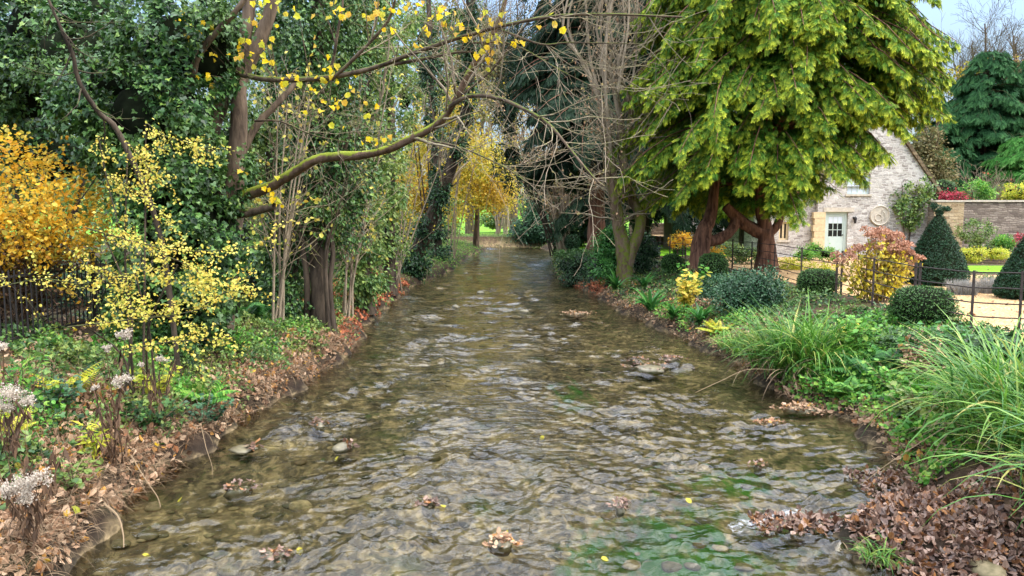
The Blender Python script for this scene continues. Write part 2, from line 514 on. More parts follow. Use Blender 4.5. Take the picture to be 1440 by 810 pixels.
M['litter'] = leafmat('fallen_leaf', [S(92, 70, 52), S(138, 108, 82), S(172, 140, 110), S(200, 172, 142), S(140, 94, 64), S(200, 150, 70)], pos=[0, .2, .45, .7, .88, 1], trans=.15, rough=.7, spec=.2)
M['litter_red'] = leafmat('russet_fallen_leaf', [S(120, 60, 40), S(164, 92, 62), S(190, 120, 84), S(150, 84, 58)], trans=.15, rough=.7, spec=.2)
M['litter_wet'] = leafmat('wet_fallen_leaf', [S(66, 50, 42), S(110, 86, 72), S(156, 130, 112), S(92, 62, 48), S(160, 112, 66)], trans=.08, rough=.4, spec=.45)
M['straw'] = leafmat('dead_stem', [S(70, 58, 44), S(108, 90, 68), S(160, 138, 108), S(92, 70, 50)], trans=.2, rough=.8)
M['darkdead'] = leafmat('dead_brown_leaf', [S(62, 48, 36), S(92, 70, 52), S(120, 94, 70)], trans=.15, rough=.8)
M['seed'] = leafmat('seed_fluff', [S(186, 174, 158), S(216, 206, 190), S(150, 134, 120)], trans=.4, rough=.9)
M['hyd'] = leafmat('faded_hydrangea_petal', [S(142, 98, 78), S(176, 130, 104), S(206, 164, 136)], trans=.3, rough=.7)
M['hydleaf'] = leafmat('hydrangea_leaf', [S(206, 190, 50), S(232, 214, 70), S(196, 170, 60), S(150, 156, 66), S(150, 110, 70)], trans=.45)
M['tan'] = leafmat('withered_leaf', [S(166, 130, 100), S(196, 160, 120), S(150, 120, 96), S(190, 176, 100)], trans=.35, rough=.7)
M['olive'] = leafmat('dull_olive_leaf', [S(84, 84, 52), S(112, 106, 66), S(140, 124, 82), S(100, 110, 60)], trans=.3, rough=.7)
M['red'] = leafmat('crimson_flower', [S(170, 40, 60), S(200, 66, 90), S(130, 40, 50), S(90, 80, 50)], trans=.3)
M['lav'] = leafmat('lavender_stem', [S(126, 126, 116), S(150, 148, 140), S(176, 172, 170)], trans=.3, rough=.8)
M['bluegreen'] = leafmat('holly_leaf', [S(30, 62, 40), S(48, 86, 56), S(76, 114, 76)], trans=.15, rough=.38, spec=.4)
M['bark'] = barkmat('brown_bark', S(64, 54, 45), S(116, 100, 84), S(92, 104, 44), .62)
M['bark_moss'] = barkmat('mossy_bark', S(78, 62, 50), S(122, 104, 86), S(96, 106, 36), .47)
M['limb'] = barkmat('mossy_limb_bark', S(74, 58, 48), S(120, 98, 80), S(126, 136, 46), .50)
M['bark_red'] = barkmat('red_fibrous_bark', S(66, 46, 38), S(138, 102, 82), None, scale=10, zs=.08)
M['bark_dark'] = barkmat('dark_bark', S(40, 35, 30), S(88, 77, 65), S(80, 92, 44), .66)
M['twig'] = barkmat('pale_twig', S(112, 100, 84), S(160, 146, 124), S(130, 132, 80), .7)
M['iron'] = simple('black_iron', S(40, 37, 36), .6, .4, .3, 14)
M['iron_rust'] = simple('weathered_iron', S(54, 47, 44), .75, .3, .35, 18)
M['sage'] = simple('sage_paint', S(186, 200, 192), .45, .4, .04, 4)
M['white'] = simple('white_paint', S(226, 230, 230), .5, .4, .04, 4)
M['greywood'] = simple('weathered_boards', S(128, 118, 108), .85, .2, .25, 12)
M['dress'] = simple('dressed_stone', S(206, 184, 146), .9, .15, .16, 9, bs=.4)
M['render'] = simple('grey_stone_trim', S(190, 180, 164), .9, .15, .18, 9, bs=.4)
M['rock'] = simple('wet_stone', S(112, 106, 84), .35, .5, .35, 9, bs=.6, bd=.02)
M['glass'] = simple('window_glass', S(20, 26, 28), .08, .6, .1, 2, bs=0)
M['blind'] = simple('pale_blind', S(206, 214, 222), .7, .2, .04, 3)

def stonemat(name, c1, c2, c3, mort, bw=.42, bh=.13, warp=.05, sc=1.0):
    m, n, o = newmat(name)
    g = n.nodes.new('ShaderNodeNewGeometry')
    sx = n.nodes.new('ShaderNodeSeparateXYZ'); n.links.new(g.outputs['Position'], sx.inputs[0])
    ad = n.nodes.new('ShaderNodeMath'); ad.operation = 'ADD'
    n.links.new(sx.outputs['X'], ad.inputs[0]); n.links.new(sx.outputs['Y'], ad.inputs[1])
    cx = n.nodes.new('ShaderNodeCombineXYZ')
    n.links.new(ad.outputs[0], cx.inputs['X']); n.links.new(sx.outputs['Z'], cx.inputs['Y'])
    nz = noise(n, 2.2, 3, g.outputs['Position'])
    sub = n.nodes.new('ShaderNodeVectorMath'); sub.operation = 'SUBTRACT'
    n.links.new(nz.outputs['Color'], sub.inputs[0]); sub.inputs[1].default_value = (.5, .5, .5)
    scl = n.nodes.new('ShaderNodeVectorMath'); scl.operation = 'SCALE'; scl.inputs['Scale'].default_value = warp * 4
    n.links.new(sub.outputs[0], scl.inputs[0])
    add = n.nodes.new('ShaderNodeVectorMath'); add.operation = 'ADD'
    n.links.new(cx.outputs[0], add.inputs[0]); n.links.new(scl.outputs[0], add.inputs[1])
    b = n.nodes.new('ShaderNodeTexBrick')
    n.links.new(add.outputs[0], b.inputs['Vector'])
    b.inputs['Color1'].default_value = (0, 0, 0, 1); b.inputs['Color2'].default_value = (1, 1, 1, 1)
    b.inputs['Mortar'].default_value = (.5, .5, .5, 1)
    b.inputs['Scale'].default_value = sc; b.inputs['Brick Width'].default_value = bw; b.inputs['Row Height'].default_value = bh
    b.inputs['Mortar Size'].default_value = .014; b.inputs['Mortar Smooth'].default_value = .3
    b.offset_frequency = 2; b.squash = .7; b.squash_frequency = 3
    r = ramp(n, [c3, c1, c2, c1, c3, c2], None)
    n.links.new(b.outputs['Color'], r.inputs[0])
    t = noise(n, 12, 5, g.outputs['Position'])
    c = mixc(n, maprange(n, t.outputs['Fac'], .3, .7, 0, .45), r.outputs[0], c3)
    t2 = noise(n, 1.1, 4, g.outputs['Position'])
    c = mixc(n, maprange(n, t2.outputs['Fac'], .45, .7, 0, .5), c, mort)
    c = mixc(n, b.outputs['Fac'], c, mort)
    h = n.nodes.new('ShaderNodeMath'); h.operation = 'MULTIPLY_ADD'
    n.links.new(b.outputs['Fac'], h.inputs[0]); h.inputs[1].default_value = -1.2; n.links.new(t.outputs['Fac'], h.inputs[2])
    p = pbsdf(n, c, .92, .12, bump(n, h.outputs[0], .9, .035))
    n.links.new(p.outputs[0], o.inputs[0])
    return m
M['stone'] = stonemat('rubble_stone', S(186, 179, 170), S(220, 214, 206), S(142, 134, 128), S(208, 202, 194), bw=.30, bh=.11, warp=.09)
M['stone_yellow'] = stonemat('warm_quoin_stone', S(176, 154, 118), S(200, 180, 146), S(140, 118, 90), S(170, 150, 120), bw=.34, bh=.14, warp=.06)
M['stone_warm'] = stonemat('garden_wall_stone', S(146, 132, 118), S(176, 162, 146), S(104, 92, 84), S(118, 106, 96), bw=.36, bh=.10)
M['tile'] = stonemat('stone_roof_tile', S(128, 112, 88), S(150, 132, 104), S(98, 84, 66), S(80, 70, 56), bw=.25, bh=.18, warp=.02)

# ------------------------------------------------------------------ ground, riverbed, water
def groundmat():
    m, n, o = newmat('bank_soil_and_riverbed')
    bedA = n.nodes.new('ShaderNodeAttribute'); bedA.attribute_name = 'bed'
    algA = n.nodes.new('ShaderNodeAttribute'); algA.attribute_name = 'algae'
    grsA = n.nodes.new('ShaderNodeAttribute'); grsA.attribute_name = 'turf'
    p1 = wpos(n, (1, .62, 1))
    # riverbed: golden gravel, dark silt, stones, weed
    big = noise(n, 1.5, 5, p1, .68, .9)
    med = noise(n, 5.0, 4, p1, .65, 1.2)
    r1 = ramp(n, [S(28, 28, 22), S(56, 52, 40), S(166, 144, 102), S(216, 192, 142)], [.38, .49, .57, .66])
    n.links.new(big.outputs['Fac'], r1.inputs[0])
    r2 = ramp(n, [S(24, 25, 20), S(80, 72, 54), S(216, 190, 142)], [.4, .51, .62])
    n.links.new(med.outputs['Fac'], r2.inputs[0])
    bed = mixc(n, .55, r1.outputs[0], r2.outputs[0])
    vo = n.nodes.new('ShaderNodeTexVoronoi'); vo.inputs['Scale'].default_value = 17
    n.links.new(p1, vo.inputs['Vector'])
    vr = ramp(n, [S(60, 56, 46), S(150, 130, 96), S(112, 100, 80), S(196, 172, 130)])
    sx = n.nodes.new('ShaderNodeSeparateXYZ'); n.links.new(vo.outputs['Color'], sx.inputs[0])
    n.links.new(sx.outputs[0], vr.inputs[0])
    bed = mixc(n, .35, bed, vr.outputs[0])
    gn = noise(n, 1.1, 4, wpos(n, (1, .8, 1)), .6, .6)
    bed = mixc(n, maprange(n, gn.outputs['Fac'], .56, .68, 0, .75), bed, S(70, 78, 30))
    ag = n.nodes.new('ShaderNodeMath'); ag.operation = 'MULTIPLY_ADD'
    an = noise(n, 3.5, 4, wpos(n, (1, .5, 1)), .6, 1)
    n.links.new(an.outputs['Fac'], ag.inputs[0]); ag.inputs[1].default_value = 1.6; n.links.new(algA.outputs['Fac'], ag.inputs[2])
    bed = mixc(n, maprange(n, ag.outputs[0], 1.02, 1.42, 0, .9), bed, S(42, 106, 26))
    # bank soil
    t = noise(n, 9, 6, wpos(n), .7)
    soil = ramp(n, [S(40, 31, 24), S(76, 60, 46), S(108, 88, 68)], [.3, .55, .75])
    n.links.new(t.outputs['Fac'], soil.inputs[0])
    t3 = noise(n, 1.2, 4, wpos(n))
    so = mixc(n, maprange(n, t3.outputs['Fac'], .45, .62, 0, .5), soil.outputs[0], S(66, 78, 40))
    # turf
    tg = noise(n, 30, 4, wpos(n)); tg2 = noise(n, .5, 3, wpos(n))
    gr = ramp(n, [S(70, 112, 32), S(98, 144, 46)]); n.links.new(tg.outputs['Fac'], gr.inputs[0])
    turf = mixc(n, maprange(n, tg2.outputs['Fac'], .4, .6, 0, .4), gr.outputs[0], S(140, 176, 52))
    gz_ = n.nodes.new('ShaderNodeNewGeometry'); sz_ = n.nodes.new('ShaderNodeSeparateXYZ'); n.links.new(gz_.outputs['Position'], sz_.inputs[0])
    so = mixc(n, maprange(n, sz_.outputs['Z'], .10, .32, .9, 0), so, S(38, 31, 25))      # soil darker towards the waterline
    c = mixc(n, grsA.outputs['Fac'], so, turf)
    c = mixc(n, bedA.outputs['Fac'], c, bed)
    h = n.nodes.new('ShaderNodeMath'); h.operation = 'ADD'
    n.links.new(t.outputs['Fac'], h.inputs[0]); n.links.new(vo.outputs['Distance'], h.inputs[1])
    p = pbsdf(n, c, .9, .15, bump(n, h.outputs[0], .6, .03))
    n.links.new(p.outputs[0], o.inputs[0])
    return m
M['ground'] = groundmat()
def grid(name, xs, ys, zf, mat, attrs=None, parent=None):
    X, Y = np.meshgrid(xs, ys)
    Z = zf(X, Y)
    ny, nx = X.shape
    idx = np.arange(nx * ny).reshape(ny, nx)
    F = np.stack([idx[:-1, :-1], idx[:-1, 1:], idx[1:, 1:], idx[1:, :-1]], -1).reshape(-1, 4)
    mb = MB(); mb.add(np.stack([X, Y, Z], -1).reshape(-1, 3), F)
    ob = mb.build(name, mat, None, True)
    for k, f in (attrs or {}).items():
        a = ob.data.attributes.new(k, 'FLOAT', 'POINT')
        a.data.foreach_set('value', f(X, Y).astype(np.float32).ravel())
    return ob
xs = np.concatenate([[-220, -120, -70, -45, -30, -22, -16, -13], np.arange(-11, 10.01, .11), [11, 13, 16, 20, 25, 30, 40, 60, 100, 180]])
ys = np.concatenate([np.arange(-4, 17, .11), np.arange(17, 40, .3), np.arange(40, 80, 1.), [84, 90, 97, 105, 115, 125, 140, 160, 200, 300, 600]])
ground = grid('ground', xs, ys, gz, M['ground'], {
    'bed': lambda x, y: 1 - sm(-.06, .02, gz(x, y)),
    'algae': lambda x, y: np.clip(np.exp(-(((x - 1.45) / 1.0) ** 2 + ((y - 6.3) / 1.0) ** 2)) * .75 + np.exp(-(((x - 2.5) / .9) ** 2 + ((y - 8.2) / .7) ** 2)) * .45
                           + np.exp(-(((x - 1.0) / .5) ** 2 + ((y - 12.6) / 1.2) ** 2)) * .4, 0, 1),
    'turf': lambda x, y: np.maximum(sm(73.5, 75, y), sm(57, 62, y) * sm(1.2, 2.5, XL(y) - x) * (y < 66))})
tag(ground, kind='structure')

def watermat():
    m, n, o = newmat('clear_stream_water')
    # ripples: crests lie across the flow
    v1 = wpos(n, (1.0, 2.1, 1), (0, 0, .22)); v2 = wpos(n, (1.0, 1.5, 1), (0, 0, -.35)); v3 = wpos(n, (1, 2.6, 1), (0, 0, .05))
    a = noise(n, 2.3, 2, v1, .5, .8); b = noise(n, 7.5, 3, v2, .55, .6); c = noise(n, 22, 2, v3, .5, .3)
    k = noise(n, .35, 2, wpos(n, (1, .5, 1)))
    s1 = n.nodes.new('ShaderNodeMath'); s1.operation = 'MULTIPLY_ADD'
    n.links.new(b.outputs['Fac'], s1.inputs[0]); s1.inputs[1].default_value = .42; n.links.new(a.outputs['Fac'], s1.inputs[2])
    s2 = n.nodes.new('ShaderNodeMath'); s2.operation = 'MULTIPLY_ADD'
    n.links.new(c.outputs['Fac'], s2.inputs[0]); s2.inputs[1].default_value = .10; n.links.new(s1.outputs[0], s2.inputs[2])
    bp = n.nodes.new('ShaderNodeBump'); bp.inputs['Distance'].default_value = .11
    n.links.new(s2.outputs[0], bp.inputs['Height'])
    n.links.new(maprange(n, k.outputs['Fac'], .35, .65, .14, .32), bp.inputs['Strength'])
    fr = n.nodes.new('ShaderNodeFresnel'); fr.inputs['IOR'].default_value = 1.5
    n.links.new(bp.outputs[0], fr.inputs['Normal'])
    gl = n.nodes.new('ShaderNodeBsdfGlossy'); gl.inputs['Roughness'].default_value = .05
    n.links.new(bp.outputs[0], gl.inputs['Normal'])
    tr = n.nodes.new('ShaderNodeBsdfTransparent'); tr.inputs['Color'].default_value = (.71, .73, .66, 1)
    ms = n.nodes.new('ShaderNodeMixShader')
    n.links.new(fr.outputs[0], ms.inputs[0]); n.links.new(tr.outputs[0], ms.inputs[1]); n.links.new(gl.outputs[0], ms.inputs[2])
    n.links.new(ms.outputs[0], o.inputs[0])
    return m
M['water'] = watermat()
wy = [-4.0]
while wy[-1] < 76:
    wy.append(wy[-1] + (.2 if wy[-1] < 4.4 else max(.028, .0035 * wy[-1] if wy[-1] < 16 else .0065 * wy[-1] - .05)))
wy = np.array(wy)
mb = MB()
WL = np.maximum(XL(wy) - .5, -61); WR = np.maximum(XR(wy) + .5, WL + .3)
nx = 230
T_ = np.linspace(0, 1, nx)[None]
WX = WL[:, None] * (1 - T_) + WR[:, None] * T_
WYg = np.broadcast_to(wy[:, None], WX.shape)
dyr = np.gradient(wy)[:, None]
rw = np.random.default_rng(5)
def wave_sum(lo, hi, n, spread, pw):
    h = np.zeros_like(WX)
    for _ in range(n):
        lam = math.exp(rw.uniform(math.log(lo), math.log(hi))); th = math.pi / 2 + rw.normal() * spread
        k = 2 * math.pi / lam; ph = rw.uniform(0, 6.28)
        kx, ky = k * math.cos(th), k * math.sin(th)
        wob = .35 * np.sin(WX * rw.uniform(.5, 1.6) + WYg * rw.uniform(.3, 1.2) + rw.uniform(0, 6))
        h = h + lam ** pw * np.sin(kx * WX + ky * WYg + ph + wob * 3) * sm(2.0, 4.5, lam / dyr)
    return h / math.sqrt(n)
HW = .044 * wave_sum(.16, .5, 34, .8, 1.0) + .03 * wave_sum(.5, 1.8, 12, .9, 1.0) + .088 * wave_sum(.07, .16, 40, .9, 1.0)
riff = .72 + .55 * np.sin(WX * 1.3 + 1.4 * np.sin(WYg * .5)) * np.sin(WYg * .75 + .9 * np.sin(WX * 1.1)) + .3 * np.sin(WX * 3.1 + WYg * 1.7 + np.sin(WYg * 2.3)) + .25 * np.sin(WYg * 2.9 - WX * 2.2) + .55 * np.exp(-((WYg - 5.9) / 1.5) ** 2)
edge = sm(.0, 1.0, np.minimum(WX - XL(WYg), XR(WYg) - WX))
WZ = HW * np.clip(riff, .1, 1.8) * (.25 + .75 * edge)
idx = np.arange(WX.size).reshape(WX.shape)
mb.add(np.stack([WX, WYg, WZ], -1).reshape(-1, 3), np.stack([idx[:-1, :-1], idx[:-1, 1:], idx[1:, 1:], idx[1:, :-1]], -1).reshape(-1, 4))
tag(mb.build('water', M['water'], None, True), kind='structure')

# pebbles on the riverbed
ico = []
import bmesh
bm_ = bmesh.new(); bmesh.ops.create_icosphere(bm_, subdivisions=2, radius=1)
IV = np.array([v.co[:] for v in bm_.verts]); IF = np.array([[v.index for v in f.verts] for f in bm_.faces]); bm_.free()
def stones(mb, C, R3, m=0, rough=.16, rng=RNG):
    for c, r in zip(C, R3):
        a = rng.uniform(0, 6.28)
        k1, k2 = rng.normal(size=3) * 1.6, rng.normal(size=3) * 3
        V = IV * (1 + rough * np.sin(IV @ k1 + a) + rough * .5 * np.sin(IV @ k2))[:, None] * np.asarray(r)
        ca, sa = math.cos(a), math.sin(a)
        V = np.stack([V[:, 0] * ca - V[:, 1] * sa, V[:, 0] * sa + V[:, 1] * ca, V[:, 2]], -1) + c
        mb.add(V, IF, m)
def pebmat():
    m, n, o = newmat('riverbed_pebble')
    g = n.nodes.new('ShaderNodeNewGeometry')
    r = ramp(n, [S(64, 62, 52), S(112, 104, 82), S(164, 146, 108), S(90, 84, 66), S(190, 170, 128), S(128, 106, 80)])
    n.links.new(g.outputs['Random Per Island'], r.inputs[0])
    t = noise(n, 14, 4, g.outputs['Position'])
    c = mixc(n, maprange(n, t.outputs['Fac'], .4, .65, 0, .6), r.outputs[0], S(62, 62, 36))
    p = pbsdf(n, c, .8, .2); n.links.new(p.outputs[0], o.inputs[0])
    return m
M['pebble'] = pebmat()
ny_ = 800
py_ = 4.8 + 22 * RNG.random(ny_) ** 1.7
px_ = XL(py_) + (XR(py_) - XL(py_)) * RNG.uniform(.02, .98, ny_)
r_ = RNG.lognormal(-3.05, .42, ny_)
mb = MB()
stones(mb, np.stack([px_, py_, gz(px_, py_) + r_ * .1], -1), np.stack([r_ * 1.15, r_ * .9, r_ * .34], -1))
tag(mb.build('pebbles', M['pebble'], None, True), kind='stuff')

# garden sheets, flat behind the bank tops
def sheet(name, poly, z, mat):
    me = bpy.data.meshes.new(name)
    me.from_pydata([(x, y, z) for x, y in poly], [], [list(range(len(poly)))])
    me.materials.append(mat)
    ob = bpy.data.objects.new(name, me); COL.objects.link(ob)
    return tag(ob, kind='structure')
def gravelmat():
    m, n, o = newmat('honey_gravel')
    v = n.nodes.new('ShaderNodeTexVoronoi'); v.inputs['Scale'].default_value = 34
    n.links.new(wpos(n), v.inputs['Vector'])
    sx = n.nodes.new('ShaderNodeSeparateXYZ'); n.links.new(v.outputs['Color'], sx.inputs[0])
    r = ramp(n, [S(126, 100, 66), S(186, 152, 104), S(208, 180, 136), S(156, 126, 88)]); n.links.new(sx.outputs[0], r.inputs[0])
    t = noise(n, .9, 4, wpos(n))
    c = mixc(n, maprange(n, t.outputs['Fac'], .4, .65, 0, .35), r.outputs[0], S(140, 112, 76))
    p = pbsdf(n, c, .9, .15, bump(n, v.outputs['Distance'], .7, .02)); n.links.new(p.outputs[0], o.inputs[0])
    return m
M['gravel'] = gravelmat()
def lawnmat():
    m, n, o = newmat('mown_lawn')
    t = noise(n, 24, 5, wpos(n, (1, .5, 1)), .7); t2 = noise(n, .7, 3, wpos(n))
    r = ramp(n, [S(70, 116, 18), S(110, 164, 34), S(142, 190, 52)], [.3, .55, .75]); n.links.new(t.outputs['Fac'], r.inputs[0])
    c = mixc(n, maprange(n, t2.outputs['Fac'], .4, .65, 0, .4), r.outputs[0], S(134, 172, 50))
    p = pbsdf(n, c, .9, .1, bump(n, t.outputs['Fac'], .8, .03)); n.links.new(p.outputs[0], o.inputs[0])
    return m
M['lawn'] = lawnmat()
sheet('gravel_path', [(7.9, 10.2), (26, 10.2), (26, 33.9), (9.6, 33.9), (7.9, 30)], .956, M['gravel'])
sheet('flower_bed', [(13.6, 23.5), (26, 23.5), (26, 33.6), (16.5, 33.6)], .961, M['ground'])
sheet('lawn', [(15.0, 24.6), (26, 24.6), (26, 27.8), (15.9, 27.8)], .967, M['lawn'])
sheet('lawn', [(6.2, 35), (11.5, 35), (11.5, 44), (9, 50), (4.9, 52), (5.0, 42)], .962, M['lawn'])
sheet('lawn', [(3.9, 36.5), (4.9, 36), (4.8, 52), (3.9, 52)], .968, M['lawn'])
# ================================================================== LEFT BANK
def px_blob(px, py, d, rx, ry=None, rz=None):
    """ellipsoid about a photo pixel at depth d, radii in photo pixels across / up, metres deep"""
    k = d / F_PX
    return (at(px, py, d), (rx * k, (ry if ry else rx) * k if rz is None else rz, (ry if ry else rx) * k))
def pxcurve(pts, n=16):
    """[(px, py, d)] -> smooth world curve"""
    return curve([at(*p) for p in pts], n)
def wood(mb, pts, r0, r1, n=18, k=9, rough=.05, m=0, flute=0):
    P = pxcurve(pts, n) if len(pts[0]) == 3 and pts[0][2] > 2.5 and abs(pts[0][0]) > 20 else curve(pts, n)
    R = np.linspace(r0, r1, n)
    tubes(mb, P, R, k, m, rough, flute=flute)
    return P, R

# ---- 1. the big ivy tree at the left, its trunks and the limb over the stream
b0 = G(-5.35, 11.6)
t = thing('ivy_clad_tree', 'huge multi-stemmed tree smothered in dark ivy, with a mossy limb reaching over the stream', 'tree', b0)
mb = MB()
D = 12.4
gb = at(300, 430, D); gb[2] = gz(gb[0], gb[1]) - .1
trunk = curve([gb, at(308, 400, D), at(318, 300, D), at(322, 270, D)], 12)
tubes(mb, trunk, np.linspace(.34, .24, 12), 10, 0, .06)
for pts, r0, r1 in (
    ([(288, 290, D), (292, 240, D), (300, 180, D), (322, 120, D), (345, 50, D), (352, -30, D), (350, -140, D)], .13, .09),
    ([(326, 285, D - .1), (332, 230, D - .1), (336, 170, D - .1), (338, 110, D), (372, 40, D), (400, -60, D)], .16, .10),
    ([(268, 130, D - .6), (276, 85, D - .8), (300, 50, D - .9), (340, 5, D - 1), (375, -60, D - 1)], .06, .035),
    ([(340, 215, D + .2), (362, 175, D + .3), (395, 140, D + .4), (418, 115, D + .5)], .07, .045),
    ([(322, 296, D - .2), (345, 300, D - .3), (386, 290, D - .5)], .085, .06)):
    wood(mb, pts, r0, r1)
mb.build('trunk', M['bark'], t, True)
# the mossy limb
mb = MB()
limb = pxcurve([(322, 285, D), (345, 275, D - .1), (380, 262, D - .3), (412, 243, D - .5), (440, 226, D - .7), (470, 220, D - .9), (510, 218, D - 1.2), (545, 210, D - 1.5), (588, 190, D - 1.8), (620, 170, D - 2.0), (640, 142, D - 2.2), (660, 100, D - 2.3), (690, 52, D - 2.4), (706, 15, D - 2.5), (730, -60, D - 2.6)], 46)
tubes(mb, limb, np.interp(np.linspace(0, 1, 46), [0, .08, .5, .75, 1], [.115, .088, .058, .042, .022]), 9, 0, .10)
mb.build('limb', M['limb'], t, True)
mb = MB()
BR = []
def br(pts, r0, r1, n=16):
    P = pxcurve(pts, n); R = np.linspace(r0, r1, n)
    tubes(mb, P, R, 6, 0, .05); BR.append((P, R)); return P
br([(318, 100, D), (345, 106, D - .3), (380, 112, D - .6), (440, 111, D - 1), (490, 104, D - 1.3), (530, 94, D - 1.6), (580, 75, D - 2), (640, 55, D - 2.3), (700, 38, D - 2.6), (770, 24, D - 3), (850, 20, D - 3.2), (960, 24, D - 3.4)], .055, .012, 26)
br([(555, 90, D - 1.8), (600, 82, D - 2), (640, 74, D - 2.2), (665, 73, D - 2.3)], .028, .012)
br([(632, 150, D - 2.2), (660, 135, D - 2.4), (700, 138, D - 2.7), (740, 155, D - 3), (772, 175, D - 3.2), (800, 208, D - 3.4), (835, 250, D - 3.5), (850, 262, D - 3.5)], .034, .010, 22)
br([(588, 196, D - 1.9), (640, 205, D - 2.1), (700, 230, D - 2.5), (735, 252, D - 2.7)], .018, .007)
br([(466, 112, D - 1.2), (500, 80, D - 1.4), (545, 30, D - 1.6), (560, -20, D - 1.8)], .03, .016)
br([(700, 40, D - 2.6), (760, 62, D - 2.9), (800, 60, D - 3), (905, 62, D - 3.4)], .018, .006)
br([(358, 170, D + .1), (395, 171, D), (440, 190, D - .2), (490, 200, D - .6)], .02, .008)
br([(666, 60, D - 2.3), (720, 62, D - 2.6), (790, 100, D - 3), (850, 130, D - 3.2)], .016, .005)
br([(640, 140, D - 2.2), (690, 100, D - 2.4), (720, 60, D - 2.6), (760, 10, D - 2.7)], .02, .008)
PP = np.stack([curve(p, 16) for p, r in BR]); RR = np.stack([np.interp(np.linspace(0, 1, 16), np.linspace(0, 1, len(r)), r) for p, r in BR])
LP = curve(limb[18:], 16)[None]; LR = np.linspace(.07, .03, 16)[None]
PP = np.concatenate([PP, LP]); RR = np.concatenate([RR, LR])
t1, q1 = spawn(PP, RR, 13, .25, 1, (25, 65), rr=.45, n=6, up=.08, wander=.16, length=(.5, 1.5))
tubes(mb, t1, np.maximum(q1, .0035), 4, 1)
t2, q2 = spawn(t1, q1, 4, .3, 1, (25, 60), rr=.55, n=5, up=.0, wander=.2, length=(.25, .7))
tubes(mb, t2, np.maximum(q2, .0026), 3, 1)
br_mb = mb
# yellow leaves still hanging on the branches
mb = MB()
lc = [(463, 96, 10), (448, 106, 6), (485, 122, 5), (463, 142, 9), (455, 150, 3), (515, 148, 4), (528, 196, 3), (541, 191, 4), (448, 70, 3), (378, 5, 8), (478, 15, 10), (496, 20, 6), (530, 18, 9), (540, 30, 3), (363, 33, 6), (372, 55, 5), (585, 7, 6), (630, 15, 7), (640, 30, 4), (667, 48, 6), (676, 74, 4), (692, 52, 8), (690, 78, 6), (702, 30, 3), (360, 252, 4), (378, 270, 7), (384, 282, 3), (430, 112, 5), (405, 108, 5), (338, 60, 7), (345, 78, 5), (360, 70, 6), (372, 92, 4), (700, 30, 3), (760, 30, 2), (774, 46, 2), (510, 190, 2), (655, 40, 5), (420, 20, 5), (560, 12, 6), (610, 30, 4), (277, 48, 6), (262, 30, 7), (282, 40, 6), (298, 70, 4), (290, 105, 5), (600, 55, 3), (640, 45, 3), (720, 60, 3), (480, 175, 2)]
P, A, N = [], [], []
LC = []
for x, y, n_ in lc:
    d = np.interp(x, [260, 340, 480, 700], [D - 1, D - .8, D - 1.5, D - 2.7])
    c = at(x, y, d); LC.append(c)
    for _ in range(n_):
        P.append(c + RNG.normal(size=3) * np.array([.10, .10, .07])); A.append(np.array([0, 0, -.7]) + RNG.normal(size=3) * .6); N.append(np.array([.1, -.9, .5]) + RNG.normal(size=3) * .6)
leaves(mb, np.array(P), np.array(A), np.array(N), RNG.uniform(.045, .105, len(P)), MAPLE)
mb.build('leaves', M['yellow'], t)
# twigs from the branches to the leaf clusters
mb = br_mb
allp = np.concatenate([PP.reshape(-1, 3), t1.reshape(-1, 3), trunk])
for c in LC:
    k = np.argmin(np.linalg.norm(allp - c, axis=1))
    a = allp[k]; mid = (a + c) / 2 + RNG.normal(size=3) * .06
    tubes(mb, curve([a, mid, c], 6), np.linspace(.007, .003, 6), 4)
mb.build('branch', [M['bark'], M['twig']], t, True)
# ivy
mb = MB()
d = 11.6
blobs = [px_blob(250, 420, d, 88, 70, .9), px_blob(250, 330, d, 95, 80, .9), px_blob(245, 250, d, 95, 90, 1.0), px_blob(215, 160, d, 120, 90, 1.1),
         px_blob(255, 60, d + .3, 95, 100, 1.1), px_blob(130, 100, d + 1.0, 115, 90, 1.0), px_blob(60, 40, d + 1.9, 120, 70, 1.0), px_blob(20, 130, d + 2.4, 100, 60, .9), px_blob(150, 190, d + 1.0, 70, 60, .8),
         px_blob(300, 350, d + .3, 60, 80, .6), px_blob(290, 430, d + .2, 60, 50, .6), px_blob(240, 490, d - .2, 70, 40, .6),
         px_blob(315, 150, d + 1.6, 60, 140, .5), px_blob(360, 20, d + 1.5, 60, 70, .6)]
blob_leaves(mb, blobs, 40000, .080, IVY, sub=(.12, .34), per=150, up=.6, droop=.8, front=.7, jit=.9)
mb.build('ivy', M['ivy'], t)
mb = MB()
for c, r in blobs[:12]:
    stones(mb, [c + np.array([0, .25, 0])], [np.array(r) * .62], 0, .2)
mb.build('ivy_shade_core', M['core'], t, True)  # solid dark lumps behind the ivy stand in for its shaded hollows

# ---- thin dead branch leaning across the ivy at the top left
t = thing('bare_sapling', 'thin dark bare sapling leaning across the ivy at the upper left', 'sapling', G(-5.15, 10.2))
mb = MB()
sap = pxcurve([(64, -10, 9.2), (88, 45, 9.3), (104, 82, 9.4), (112, 118, 9.5), (145, 165, 9.7), (190, 214, 9.9)], 24)
gb = G(-4.75, 10.4)
P = curve(np.concatenate([sap[::3], [at(225, 330, 10.1), gb]]), 40)
tubes(mb, P, np.linspace(.016, .04, 40), 6, 0, .05)
mb.build('stem', M['bark_dark'], t, True)
mb = MB()
a1, r1_ = spawn(P[None, :28], np.linspace(.02, .03, 28)[None], 16, .05, .95, (25, 60), rr=.45, n=6, up=.3, wander=.15, length=(.3, .9))
tubes(mb, a1, r1_, 4)
a2, r2_ = spawn(a1, r1_, 3, .3, 1, (25, 50), rr=.6, n=4, up=.2, wander=.2, length=(.1, .35))
tubes(mb, a2, np.maximum(r2_, .0022), 3)
